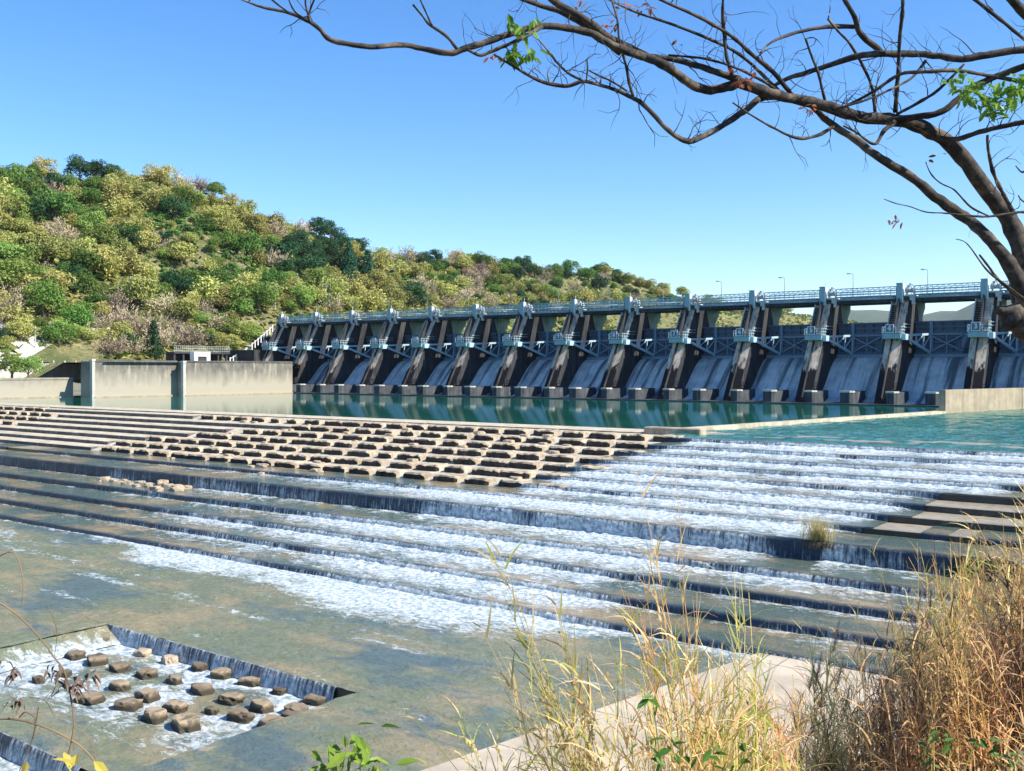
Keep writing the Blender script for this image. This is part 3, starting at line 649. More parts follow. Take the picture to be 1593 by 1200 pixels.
def make_chute():
    prof = [(6.0,8.0),(4.6,8.9),(3.6,9.0),(2.4,8.7),(1.1,8.0),(-.4,6.8),(-1.9,5.3),(-3.3,3.8),(-4.9,2.4),(-6.9,1.1),(-9.5,.2),(-12.5,-.5),(-15.5,-.8),(-15.8,-1.5),(6,-1.5)]
    mb = MB(); mb.extr(prof, 1.52, PIT-1.52); mb.box(-1.5,PIT-1.53,-16.2,-11.6,-1.6,.22,1); mb.box(1.53,PIT-1.53,-11.6,-9.4,-1.6,.30,1); return fixn(mb.build('spillway_chute', [M['ogee'], M['baffle']]))
def make_baffle(wd):
    t = empty('baffle_block'); h = 2.55
    pl = [(0,0),(wd-.4,0),(wd,.7),(wd+.1,7.5),(0,7.5)]; mb = MB(); n_ = 5
    mb.add([(x,y,-1.5) for x,y in pl]+[(x,y,h-.32+(.25 if y > 5 else 0)) for x,y in pl], [tuple(range(4,-1,-1))]+[(i,(i+1)%5,(i+1)%5+5,i+5) for i in range(5)]+[tuple(range(5,10))])
    fixn(mb.build('block_body', M['baffle'], t))
    pl = [(-.10,-.10),(wd-.35,-.10),(wd+.10,.65),(wd+.10,1.5),(-.10,1.5)]; mb = MB()
    mb.add([(x,y,h-.318) for x,y in pl]+[(x,y,h) for x,y in pl], [tuple(range(4,-1,-1))]+[(i,(i+1)%5,(i+1)%5+5,i+5) for i in range(5)]+[tuple(range(5,10))])
    fixn(mb.build('sunlit_cap', M['cap'], t)); return t  # pale cap puts the sunlit top lip into the colour
def make_lamp():
    t = empty('street_lamp'); p = MB(); p.tube([(0,0,0),(0,0,5.6)],[.09,.05],6); p.bar((0,0,0),(0,0,.4),.3); p.build('pole', M['lampm'], t)
    p = MB(); p.tube([(0,0,5.5),(-.1,0,5.75),(-.7,0,5.85)],[.06,.06,.05],6); p.build('arm', M['lampm'], t)
    p = MB(); p.box(-1.35,-.6,-.18,.18,5.75,5.95); bevel(p.build('lamp_head', M['lampm'], t), .05); return t
PR, PL = make_pier(); SP = make_span(); GT = make_gate(); CHU = make_chute(); BA = make_baffle(1.75); BB = make_baffle(2.15); LM = make_lamp()
for n_ in range(-2, 14):
    num = n_+3; x = X0-PIT*n_; f = n_ == -2
    p = ctree(PR) if not f else PR; p.location = (x, YD, 0)
    tag(p, f'dark sloping dam pier carrying the plate with number {num}', 'dam pier', 'dam piers')
    pf = [c for c in p.children if c.name.startswith('platform')][0]; digits(str(num), 1.35, M['white'], pf, (-.3, -6.27, 14.2))
    if n_ == 13: 
        continue
    # the bay between pier n+1 (left) and this one: its objects sit at the left pier
    xb = x-PIT; L_, R_ = num+1, num
    where = f'between dam piers {L_} and {R_}'
    for proto, lab, cat, grp in ((SP, 'blue-grey hoist walkway with pipes and railing '+where, 'walkway', 'hoist walkway spans'), (GT, 'closed blue-grey steel radial gate '+where, 'gate', 'radial gates'), (CHU, 'smooth curved concrete spillway '+where, 'spillway', 'spillway chutes')):
        o = proto if f else ctree(proto); o.location = (xb, YD, 0); tag(o, lab, cat, grp)
    for proto, dx, lab in ((BA, 1.6, f'pale-edged baffle block at the foot of dam pier {L_}'), (BB, 8.3, f'pale-edged baffle block in mid bay {where}')):
        o = proto if f else ctree(proto); o.location = (xb+dx, YD-14.6, 0); tag(o, lab, 'baffle block', 'baffle blocks at the foot of the dam')
for o in [o for o in bpy.data.objects if o.name.startswith('number_plate')]: pass
# road bridge behind the gates
t = empty('road_bridge', (0, 208, 0)); p = MB(); p.box(-246, 60, -3.6, 4.4, 19.9, 20.75); p.build('deck', M['pierside'], t)
p = MB(); p.box(-246, 60, -3.75, -3.45, 20.752, 21.25); p.box(-246, 60, 4.3, 4.6, 20.752, 21.25); p.build('kerb', M['bpier'], t)
for n_ in range(-3, 14):
    x = X0-PIT*n_+.4; p = MB()
    for sx in (0,):
        prof = [(-2.2,5),(-1.9,17.2),(-3.2,18.9),(-3.2,19.89),(3.8,19.89),(3.8,18.9),(1.9,17.0),(1.9,5)]
        p.extr(prof, x-.75, x+.75)
    fixn(p.build('bridge_pier', M['bpier'], t))
p = MB()
for i in range(152): p.bar((-246+i*2, -3.6, 21.25), (-246+i*2, -3.6, 22.1), .08)
for z in (21.7, 22.1): p.bar((-246, -3.6, z), (60, -3.6, z), .1)
p.build('guard_rail', M['teal'], t)
tag(t, 'long road bridge on pale green-stained piers behind the dam gates', 'bridge')
for i in range(-2, 13):
    o = LM if i == -2 else ctree(LM); o.location = (X0-13.8-PIT*i+.3, 212.2, 20.9)
    tag(o, f'thin grey street lamp on the road bridge above the gate between piers {i+4} and {i+3}' if False else f'thin grey street lamp on the road bridge just behind dam pier {i+4}', 'street lamp', 'street lamps on the road bridge')
mb = MB(); mb.box(-275,-238.6,190,216,-1,12.3); mb.box(-262,-238.6,209,216,12.302,17); tag(mb.build('dam_abutment', M['pierside']), 'dark concrete abutment at the left end of the dam', 'abutment')
# divider walls
def slab(pts, w_, z0, z1, name, mat, label, cat):
    p = MB()
    for (a, b) in zip(pts, pts[1:]):
        a = Vector((*a, 0)); b = Vector((*b, 0)); d = (b-a).normalized(); q = Vector((d.y, -d.x, 0))*w_/2
        p.add([(*(a-q).xy,z0),(*(a+q).xy,z0),(*(b+q).xy,z0),(*(b-q).xy,z0),(*(a-q).xy,z1),(*(a+q).xy,z1),(*(b+q).xy,z1),(*(b-q).xy,z1)],
              [(0,3,2,1),(4,5,6,7),(0,1,5,4),(1,2,6,5),(2,3,7,6),(3,0,4,7)])
    o = p.build(name, mat); return tag(o, label, cat)
slab([(-48.9,91.6),(-38.4,155.5)], 1.3, -1, .42, 'low_divider', M['step'], 'low pale concrete sill dividing the calm pool from the rippled pool', 'sill')
slab([(-38.3,155.6),(-32.6,180.4)], 1.0, -1, 3.5, 'divider_wall', M['walld'], 'tall tan divider wall rising from the pool in front of the dam at right', 'wall')
slab([(-32.55,180.5),(-31,200)], 1.0, -1, 3.45, 'divider_wall', M['walld'], 'far end of the divider wall joining the foot of the dam', 'wall')
p = MB(); p.box(-51.2,-44.8,90.2,91.6,-.4,.62); tag(bevel(p.build('sill_block', M['block']), .1), 'flat dark-faced slab at the near end of the low pool sill', 'slab')
# ------------------------------------------------------------------ vegetation kit
vr = random.Random(11)
def leafball(mb, c, rad, nf, sz, flat=.8, m=0, droop=0):
    for i in range(nf):
        d = Vector((vr.gauss(0,1), vr.gauss(0,1), vr.gauss(0,1))).normalized()
        if d.z < -.55: d.z *= -1
        rr = vr.uniform(.72, 1.06) if vr.random() < .85 else vr.uniform(.3,.8)
        rr *= 1+.22*noise.noise(d*2.1+Vector(c)*.7)
        p = Vector(c)+Vector((d.x*rad, d.y*rad, d.z*rad*flat))*rr
        nrm = (d+Vector((vr.gauss(0,.55), vr.gauss(0,.55), vr.gauss(0,.55)))).normalized()
        a = nrm.orthogonal().normalized(); a.rotate(Matrix.Rotation(vr.uniform(0,6.3), 3, nrm)); b = nrm.cross(a)
        s = sz*vr.uniform(.55,1.35); k = vr.uniform(.45,.8)
        mb.add([p-a*s*.5, p+b*s*k*.5-nrm*s*.1, p+a*s*.5, p-b*s*k*.5-nrm*s*.1], [(0,1,2,3)], m)
def crown(kind, seed):
    vr.seed(seed); mb = MB(); 
    if kind in ('broad','darkleaf','lime','olive','orch'):
        H = {'orch':2.2}.get(kind, 7); Rr = {'orch':1.7}.get(kind, 4.3); nl = 4 if kind == 'orch' else 11
        for i in range(nl):
            a = vr.uniform(0,6.3); r = Rr*.62*math.sqrt(vr.random()); z = H*(.35+.5*vr.random()*(1-.5*r/Rr)); leafball(mb, (r*math.cos(a), r*math.sin(a), z), Rr*vr.uniform(.26,.55), 230 if kind != 'orch' else 45, Rr*.10 if kind!='orch' else .45, .75)
    elif kind == 'conif':
        for i in range(14): z = .8+i*.62; r = 2.9*(1-i/15)**.8; leafball(mb, (0,0,z), r, int(25+70*r/2), .6, .5)
    elif kind in ('twig','pink'):
        for i in range(30):
            a = vr.uniform(0,6.3); el = vr.uniform(.35,1.45); L = vr.uniform(4,7); d = Vector((math.cos(a)*math.cos(el), math.sin(a)*math.cos(el), math.sin(el)))
            base = Vector((0,0,1.2))
            for j in range(34):
                t = vr.uniform(.3,1); p = base+d*L*t+Vector((vr.gauss(0,.55),vr.gauss(0,.55),vr.gauss(0,.45))); e = (d+Vector((vr.gauss(0,.6),vr.gauss(0,.6),vr.gauss(.3,.5)))).normalized()
                q = e.orthogonal().normalized(); q.rotate(Matrix.Rotation(vr.uniform(0,6.3),3,e)); s = vr.uniform(.6,1.3); mb.add([p, p+q*.13+e*s*.4, p+e*s, p-q*.13+e*s*.4], [(0,1,2,3)])
    elif kind == 'bamboo':
        for i in range(34):
            a = vr.uniform(0,6.3); out = vr.uniform(.6,3.4); H = vr.uniform(4.5,8.5)*(1-.08*out)
            for j in range(52):
                t = vr.uniform(.15,1); p = Vector((math.cos(a)*out*t**1.6, math.sin(a)*out*t**1.6, H*(t-.22*t**3)))+Vector((vr.gauss(0,.4),vr.gauss(0,.4),vr.gauss(0,.3)))
                e = Vector((math.cos(a)*.5+vr.gauss(0,.5), math.sin(a)*.5+vr.gauss(0,.5), vr.uniform(-.9,.5))).normalized(); q = e.orthogonal().normalized(); q.rotate(Matrix.Rotation(vr.uniform(0,6.3),3,e)); s = vr.uniform(.4,.95)
                mb.add([p, p+q*.14+e*s*.5, p+e*s, p-q*.14+e*s*.5], [(0,1,2,3)])
    return mb
KN = {'broad':('broadleaf_tree','mid-green broadleaf tree','tree'),'darkleaf':('dark_evergreen_tree','dark green evergreen tree','tree'),'lime':('bright_green_tree','bright yellow-green tree','tree'),'olive':('olive_green_tree','olive-green bushy tree','tree'),
      'bamboo':('bamboo_clump','yellowish feathery bamboo clump','bamboo'),'twig':('leafless_tree','leafless tan tree','tree'),'pink':('reddish_bare_tree','leafless reddish-brown tree','tree'),'conif':('conifer','dark pointed conifer','tree'),'orch':('orchard_bush','round green orchard bush','bush')}
PROT = {}
for k in KN:
    PROT[k] = []
    for v_ in range(3 if k != 'conif' else 2):
        m_ = crown(k, hash(k) % 1 + v_*17+len(k)*3+ord(k[0])); o = m_.build('crown', M[k]); tr_ = MB()
        if k == 'bamboo':
            for i in range(7): a = i*.9; tr_.tube([(.3*math.cos(a),.3*math.sin(a),-1),(1.2*math.cos(a),1.2*math.sin(a),5)],[.09,.05],4)
        elif k == 'orch': tr_.tube([(0,0,-.6),(.1,0,1.2)],[.12,.07],5)
        else:
            tr_.tube([(0,0,-1.2),(.15,.1,1.6),(0,.1,4.2)],[.32,.24,.1],6)
            for i in range(7 if k in ('twig','pink') else 3): a = i*2.1+v_; tr_.tube([(.1,.1,1.4+.2*i),(1.3*math.cos(a),1.3*math.sin(a),3.2+.2*i),(2.6*math.cos(a),2.6*math.sin(a),4.9+.2*i)],[.13,.08,.03],4)
        tm = tr_.build('trunk', M['trunk'])
        PROT[k].append((o.data, tm.data)); bpy.data.objects.remove(o); bpy.data.objects.remove(tm)
def plant(kind, p, s, label, group):
    t = empty(KN[kind][0], p, vr.uniform(0,6.3)); cm, tm = vr.choice(PROT[kind]); t.scale = (s*vr.uniform(.9,1.15), s*vr.uniform(.9,1.15), s*vr.uniform(.85,1.15))
    a = bpy.data.objects.new('crown', cm); b = bpy.data.objects.new('trunk', tm)
    for c in (a, b): col.objects.link(c); c.parent = t
    tag(t, label, KN[kind][2], group); return t
def hit(u, y):
    D = 200.
    while D < 1350:
        p = spot(u, y, D)
        if p.x < -228 and p.z < hz(p.x, p.y): return p
        D += 1.5+D*.002
    return None
SKY = [(0,238),(30,238),(100,245),(150,262),(200,250),(250,262),(320,285),(340,305),(400,322),(480,345),(560,375),(620,400),(690,405),(720,398),(770,410),(800,404),(860,425),(940,420),(1000,440),(1030,450),(1060,445),(1100,450),(1300,485),(1400,490)]
REG = [(500,408,72,42,{'darkleaf':6,'olive':1}),(125,440,42,30,{'broad':3,'darkleaf':2}),(210,430,48,30,{'bamboo':6,'lime':1}),(225,290,45,40,{'bamboo':3,'olive':2}),(60,385,50,22,{'twig':3,'bamboo':1,'olive':1}),(60,445,45,28,{'pink':1,'twig':2,'lime':1}),
       (240,508,100,26,{'pink':2,'twig':3,'olive':1,'lime':1}),(100,505,42,38,{'broad':3,'lime':2}),(15,440,30,50,{'lime':4}),(210,460,60,20,{'broad':3,'lime':2}),(360,520,50,28,{'lime':3,'olive':2,'bamboo':2}),(450,470,70,30,{'lime':3,'broad':2,'bamboo':1}),
       (440,340,130,48,{'olive':5,'bamboo':4,'twig':1}),(580,440,60,35,{'twig':1,'bamboo':3,'olive':3}),(110,275,90,34,{'darkleaf':3,'broad':3,'twig':2,'olive':1}),(740,435,26,20,{'pink':4}),(900,435,90,28,{'broad':4,'darkleaf':3,'olive':2,'twig':1}),
       (240,275,90,30,{'broad':2,'bamboo':2,'twig':2,'darkleaf':1}),(325,295,25,12,{'pink':2,'twig':2,'broad':1}),(520,400,60,30,{'darkleaf':3}),(30,320,40,40,{'broad':3,'lime':2}),(1180,470,140,30,{'olive':3,'broad':3,'twig':2})]
ORCH = [(300,405,95,42),(75,335,95,14),(270,352,48,26),(360,440,70,22)]
def inel(u, y, e): return ((u-e[0])/e[2])**2+((y-e[1])/e[3])**2 < 1
mb = MB(); path = sm_path = [(-246,112),(-249,119),(-254,126),(-260,134),(-266,143),(-270,153),(-271,163)]
for a in range(61):
    t = a/60*6; q = min(5, int(t)); f_ = t-q; cx_ = path[q][0]*(1-f_)+path[q+1][0]*f_; cy_ = path[q][1]*(1-f_)+path[q+1][1]*f_
    for c in range(9): x = cx_+(c-4)*1.25; y = cy_-(c-4)*.35; mb.v.append((x, y, hz(x, y)+.16))
for a in range(60):
    for c in range(8): b = a*9+c; mb.f.append((b, b+9, b+10, b+1)); mb.mi.append(0)
tag(mb.build('road', M['road'], smooth=True), kind='structure')
nt_ = 0; cnt = {}
zone = lambda u, y: 'along the skyline of the hill' if y < lerp_tab(SKY, u)+24 else 'on the lower left slope near the river wall' if y > 465 and u < 420 else 'low on the hill behind the dam walkway' if u > 420 and y > 430 else 'on the middle slope of the left hill' if u < 600 else 'on the hill behind the dam'
vr.seed(5); pts_ = []; tries = 0
while nt_ < 470 and tries < 6000:
    tries += 1; u = vr.uniform(-20, 1400) if vr.random() < .45 else vr.uniform(-20, 620); sk = lerp_tab(SKY, u); y = vr.uniform(sk+6, 548 if u < 400 else 490)
    if any(inel(u, y, e) for e in ORCH) and vr.random() < .93: continue
    if 30 < u < 165 and y > 534: continue
    if any(abs(u-a) < 13*s_ and abs(y-b) < 10*s_ for a, b, s_ in pts_): continue
    p = hit(u, y)
    if not p: continue
    wts = {'olive':3,'bamboo':4,'twig':1.5,'lime':1.3,'broad':2.0,'darkleaf':1.5,'pink':.3}
    for e in REG:
        if inel(u, y, e): wts = e[4]; break
    ks = list(wts); kd = vr.choices(ks, [wts[q] for q in ks])[0]
    s_ = vr.choice((.8,1.0,1.2,1.45,1.7))*vr.uniform(.85,1.15)*(1.0 if p.y < 420 else .9)*(.7 if y > 500 else 1); px = F/depth(u, p.y)*s_/4.2
    if kd in ('twig','pink'): s_ = min(s_, 1.05)
    pts_.append((u, y, px)); nt_ += 1
    plant(kd, p-Vector((0,0,1.0)), s_, KN[kd][1]+' '+zone(u, y), KN[kd][1]+'s '+zone(u, y))
for (u, y) in [(a, lerp_tab(SKY, a)+9) for a in range(-10, 1100, 19)]:
    y += vr.uniform(-1, 6); p = hit(u, y)
    if not p or vr.random() < .2: continue
    kd = vr.choices(['broad','darkleaf','olive','twig','bamboo'], [4,2,2,2,1])[0]
    plant(kd, p-Vector((0,0,.6)), vr.choice((.6,.9,1.2,1.5)), KN[kd][1]+' along the skyline of the hill', KN[kd][1]+'s along the skyline of the hill')
for e in ORCH:
    k = 0
    for j in range(-9, 10):
        for i in range(-16, 17):
            u = e[0]+i*e[2]/13+(j%2)*4+vr.uniform(-1.5,1.5); y = e[1]+j*e[3]/7+vr.uniform(-1,1)
            if inel(u, y, e) and vr.random() < .24:
                p = hit(u, y)
                if p: plant('orch', p-Vector((0,0,.2)), vr.uniform(1.2,1.8), 'round green orchard bush in rows on the cleared hill slope', 'orchard bushes on the cleared slope')
for (kd, u, y, s_, lab) in [('conif',239,560,1.15,'single dark pointed conifer behind the tall river wall'),('conif',543,448,1.9,'tall dark conifer at the right edge of the dark grove'),('conif',572,452,1.7,'second dark conifer at the right edge of the dark grove'),
        ('broad',92,545,1.1,'large bright-lit green tree above the white retaining wall'),('lime',18,600,1.0,'light green bush leaning over the low river wall at far left'),('lime',45,603,.8,'smaller light green bush on top of the low river wall'),
        ('twig',170,556,.9,'bare tan shrub on the bank just above the corner post'),('twig',205,556,.8,'bare tan shrub between the corner post and the conifer'),('pink',310,545,1.0,'reddish bare tree above the small white kiosk'),('pink',280,545,.9,'reddish bare tree above the left end of the railed deck'),('olive',345,548,.9,'olive bush beside the stair fence'),('lime',395,540,.8,'bright green bush beneath the stair fence')]:
    p = hit(u, y) or Vector((xat(u, 132), 132, 8))
    if y > 590: p = Vector((-232+.1*u, 0, 4.3)); p.y = p.x/math.tan(phi(u))
    plant(kd, p-Vector((0,0,.5)), s_, lab, None)
# low scrub covering the slope
vr.seed(3); mb = MB(); gl = MB()
for i in range(30000):
    y = vr.uniform(60, 1180) if vr.random() < .35 else vr.uniform(120, 480); x = -253-vr.random()*140; z = hz(x, y)
    u = None; d_ = depth_ = x*-math.sin(HEAD)+y*math.cos(HEAD); uu = CX+F*(x*math.cos(HEAD)+y*math.sin(HEAD))/d_; yy = HY-(z-CH)/d_*F
    if any(inel(uu, yy, e) for e in ORCH) and vr.random() < .8: continue
    if 35 < uu < 160 and yy > 540: continue
    s = vr.uniform(.5,1.5)*(1+d_/900); nn = Vector((vr.gauss(0,.7), vr.gauss(0,.7), 1)).normalized(); a = nn.orthogonal().normalized(); a.rotate(Matrix.Rotation(vr.uniform(0,6.3),3,nn)); b = nn.cross(a)
    p = Vector((x, y, z+vr.uniform(.1,1.1))); g_ = nz(x*.03, y*.03, 8)+.5*nz(x*.1,y*.1,2)+vr.gauss(0,.15)
    mb.add([p-a*s, p+b*s*.5, p+a*s, p-b*s*.5], [(0,1,2,3)], 0 if g_ > .12 else 1 if g_ > -.12 else 2)
tag(mb.build('hillside_scrub', [M['olive'], M['bamboo'], M['broad']]), 'low scrub and dry grass covering the hillside between the trees', 'scrub', None, 'stuff')
# utility poles and small house
for i, (u, y, h) in enumerate([(428,484,9),(507,478,9),(533,470,8),(203,470,8),(55,543,6),(463,450,6)]):
    p = hit(u, y); 
    if not p: continue
    t = empty('utility_pole', p); m_ = MB(); m_.tube([(0,0,-.5),(0,0,h)],[.2,.14],6); m_.build('pole', M['mach'], t); m_ = MB(); m_.bar((-1,0,h-.8),(1,0,h-.8),.16); m_.bar((-.7,0,h-1.7),(.7,0,h-1.7),.14); m_.build('crossarm', M['lampm'], t)
    tag(t, f'grey utility pole on the hillside, {ORD[i]} of the poles '+['right of the small roof','below the dark grove','at the right of the grove','below the bamboo','above the road bend','at the left of the grove'][i], 'pole', 'utility poles on the hillside')
for (u, y, s_, lab) in ((415,450,.9,'small shed with a pale roof among bushes on the hill'),(12,520,1.2,'small white hut at the far left foot of the hill')):
    p = hit(u, y)
    if p:
        p.z -= 1.3; t = empty('hut', p, 1.0); t.scale = (s_,)*3; m_ = MB(); m_.box(-3,3,-2,2,-1.5,2.0); m_.build('wall', M['white'], t); m_ = MB(); m_.extr([(-2.5,1.95),(0,3.2),(2.5,1.95),(0,2.9)], -3.4, 3.4); fixn(m_.build('roof', M['mach'], t)); m_ = MB(); m_.box(3.003,3.05,-.6,.6,-.5,1.5); m_.build('door', M['dark'], t); tag(t, lab, 'hut')
# ------------------------------------------------------------------ overhanging bare tree
tr = random.Random(21)
def sm(pts, n_=5):                       # Catmull-Rom through traced points
    P = [pts[0]]+list(pts)+[pts[-1]]; out = []
    for i in range(1, len(P)-2):
        for k in range(n_):
            t = k/n_; out.append(tuple(.5*((2*P[i][q])+(-P[i-1][q]+P[i+1][q])*t+(2*P[i-1][q]-5*P[i][q]+4*P[i+1][q]-P[i+2][q])*t*t+(-P[i-1][q]+3*P[i][q]-3*P[i+1][q]+P[i+2][q])*t**3) for q in range(len(pts[0]))))
    out.append(tuple(pts[-1])); return out
tree = empty('bare_riverside_tree', (0,0,0)); tag(tree, 'leafless riverside tree arching over the view from the right edge', 'tree')
n = N('grey_branch_bark'); cb = n.mix(n.ramp(n.noise(9, 6, .7), [(.4,0.),(.62,1.)]), (.018,.015,.013), (.085,.065,.048)); cb = n.mix(n.ramp(n.noise(3.5, 4, .6), [(.54,0.),(.66,.8)]), cb, (.22,.17,.12))
n.bump(n.noise(30, 5, .7), .7, .012); M['bark'] = n.set(cb, .9)
TIPS = []
def limb(name, pts, d0, d1, rough=.16, parent=tree, n_=8, col_=None):
    q = sm([(p[0], p[1], p[2]) for p in pts]); L = len(q); P = []; Rr = []
    for i, (u, y, wd) in enumerate(q):
        t = i/(L-1); D = d0+(d1-d0)*t+.25*nz(u*.01, y*.01, len(pts)); wd = max(wd, .8)
        kn = 1+rough*nz(u*.09, y*.09, d0*3)+rough*.7*nz(u*.3, y*.3, d0)
        P.append(spot(u+.12*wd*nz(u*.07,1), y+.12*wd*nz(u*.07,2), D)); Rr.append(wd*.5*D/F*kn)
        if 3 < wd < 13: TIPS.append((u, y, D, wd))
    m_ = MB(); m_.tube(P, Rr, n_); o = m_.build(name, M['bark'], parent, smooth=True); return o
limb('trunk', [(1760,1330,120),(1735,1100,92),(1700,860,78),(1672,660,66),(1640,560,60),(1608,490,52),(1588,440,38)], 8.6, 8.8, .1)
limb('trunk_burl', [(1660,560,60),(1610,508,60),(1578,494,44),(1552,482,14)], 8.7, 8.5, .35)
BR = [([(1592,470,36),(1593,406,30),(1571,345,27),(1533,294,25),(1487,233,23),(1440,201,22),(1393,187,20),(1337,182,19),(1277,163,18),(1211,149,17),(1151,130,17),(1137,134,15),(1099,140,14),(1067,126,14),(1043,107,15),(1006,89,14),(978,75,14),(950,62,14),(924,41,13),(896,22,12),(864,4,11),(840,-20,10)],8.8,7.4),
 ([(965,84,10),(940,62,12),(905,36,11),(870,18,9),(844,10,8),(800,-6,7)],7.7,7.5),
 ([(1000,88,13),(960,74,13),(943,65,12),(916,51,12),(876,43,11),(841,41,11),(805,49,10),(765,63,10),(726,75,10),(698,83,10),(663,77,8),(623,70,8),(576,73,8),(516,63,8),(497,45,7),(481,34,6.5),(449,20,5),(410,12,4.5),(382,2,3),(360,-8,2)],7.7,6.6),
 ([(1589,500,24),(1589,448,26),(1552,387,20),(1510,345,17),(1463,313,16),(1417,275,14),(1370,247,13),(1333,219,12),(1305,201,11),(1282,184,10),(1262,164,9),(1240,156,7)],8.7,8.3),
 ([(1700,64,14),(1593,77,12),(1533,86,12),(1496,92,12),(1440,85,11),(1393,84,11),(1342,86,10),(1295,100,9),(1253,114,8),(1221,124,7),(1193,142,5)],8.2,8.4),
 ([(1371,84,10),(1365,76,10),(1337,51,9),(1330,28,8),(1314,0,7),(1305,-20,6)],8.3,8.1),
 ([(1334,42,7),(1286,42,6),(1239,51,5),(1202,65,4),(1183,82,3)],8.2,7.9),
 ([(1680,60,11),(1593,103,10),(1533,126,10),(1491,154,10),(1463,175,10),(1417,183,10),(1388,186,9)],8.0,8.4),
 ([(1680,170,10),(1593,190,9),(1533,203,8),(1491,216,8),(1463,215,6)],7.8,8.3),
 ([(1593,128,7),(1533,117,6),(1487,110,6),(1440,112,6),(1400,116,6),(1360,142,5),(1314,166,5),(1290,172,4)],8.0,8.4),
 ([(1393,175,7),(1397,112,6),(1400,56,6),(1404,20,6),(1405,-15,5)],8.4,8.0),
 ([(1139,118,7),(1130,86,6),(1127,56,6),(1124,20,5),(1126,-15,4)],8.1,7.8),
 ([(1284,160,5),(1278,136,5),(1272,112,4.5),(1262,86,4),(1253,61,3.5)],8.3,8.0),
 ([(1361,175,6),(1357,140,5),(1347,112,5),(1323,70,4.5),(1303,48,4),(1288,30,4)],8.4,8.1),
 ([(1234,150,8),(1202,112,7),(1170,85,7),(1137,56,6),(1090,28,6),(1043,7,5),(1010,-8,4)],8.3,7.6),
 ([(1215,146,6),(1160,92,5.5),(1113,65,5),(1043,37,5),(997,22,4),(960,6,3),(940,-6,2)],8.3,7.4),
 ([(1150,125,12),(1125,116,11),(1090,104,10),(1050,93,9),(1010,87,7),(985,78,5)],8.1,7.9),
 ([(1480,-30,6),(1517,0,6),(1555,30,6),(1593,61,6),(1660,110,7)],8.6,8.4),
 ([(1540,-40,15),(1575,0,15),(1593,19,16),(1660,80,18)],7.4,7.6),
 ([(1179,154,10),(1160,172,10),(1137,187,10),(1112,203,9),(1090,214,9),(1072,220,9),(1055,214,9),(1034,198,8),(1018,180,8),(1000,162,8),(983,152,7),(962,142,7),(939,134,6),(920,129,6),(905,127,6),(884,134,6),(862,132,6),(845,128,5.5),(825,119,5),(805,107,4.5),(785,95,4),(769,85,3.5)],8.3,7.2),
 ([(1211,152,8),(1195,152,9),(1179,154,10)],8.4,8.3),
 ([(843,42,7),(815,58,6.5),(789,70,6),(765,80,6),(746,86,5),(728,78,4)],7.3,7.0),
 ([(711,76,6),(700,62,5),(686,50,5),(668,38,5),(655,22,4),(643,8,4)],6.9,6.7),([(672,40,4),(663,20,3),(652,-4,3)],6.8,6.8),
 ([(985,150,5),(979,130,5),(975,108,4.5),(970,88,4.5),(963,60,4),(960,30,3.5),(950,-6,3)],7.6,7.5),
 ([(908,126,4),(884,114,3.5),(864,95,3),(850,76,2.5),(837,61,2)],7.4,7.3),([(976,142,3.5),(950,126,3),(930,117,2.5),(916,110,2)],7.5,7.5),([(912,126,3),(914,108,2.5),(913,92,2)],7.4,7.4),([(855,130,3),(852,115,2.5),(857,103,1.5)],7.3,7.3),
 ([(481,34,5),(479,22,4),(475,6,3.5),(476,-8,3)],6.7,6.6),([(478,28,3),(484,12,3),(492,-8,2.5)],6.7,6.6),([(470,28,4),(457,16,3),(447,-6,2)],6.7,6.6),([(452,22,3.5),(436,10,3),(418,-4,2.5)],6.6,6.6),
 ([(1575,328,8),(1561,303,7),(1550,280,6),(1543,261,6),(1537,232,5),(1536,210,4)],8.5,8.2),([(1600,470,6),(1575,455,5),(1552,434,5),(1538,415,4),(1524,397,3)],8.4,8.1),
 ([(1640,332,6),(1593,330,5),(1575,332,4),(1538,337,3.5),(1510,336,3)],8.4,8.2),([(1538,336,3),(1510,322,3),(1485,296,2.5),(1463,285,2.5),(1448,270,2),(1440,252,1.5)],8.2,8.1),([(1530,338,3),(1510,336,3),(1470,332,2.5),(1440,330,2),(1417,322,2),(1395,317,1.8),(1375,310,1.2)],8.2,8.0),
 ([(1600,470,5),(1560,440,4),(1535,420,3),(1505,380,2),(1487,372,1.2)],7.6,7.5),([(1600,262,4),(1590,268,3),(1580,258,2)],8,8),([(1610,325,3),(1590,312,2.5),(1584,304,2)],8,8),
 ([(1393,190,8),(1375,204,7),(1362,224,5),(1345,216,4),(1330,205,3.5),(1312,196,3)],8.4,8.2),([(1296,197,6),(1270,212,6),(1240,215,5),(1205,200,4),(1170,180,3),(1140,160,3)],8.3,7.9),
 ([(1440,95,5),(1420,120,4),(1395,135,4),(1350,155,4),(1300,170,4)],8.3,8.2),([(1500,100,4),(1460,140,5),(1420,165,5),(1395,178,5)],8.2,8.3),([(1220,150,5),(1190,128,5),(1150,108,4),(1100,92,4),(1040,86,3)],8.2,7.9)]
for pts, d0, d1 in BR: limb('branch', pts, d0, d1, .16 if pts[0][2] > 9 else .3, n_=8 if pts[0][2] > 6 else 5)
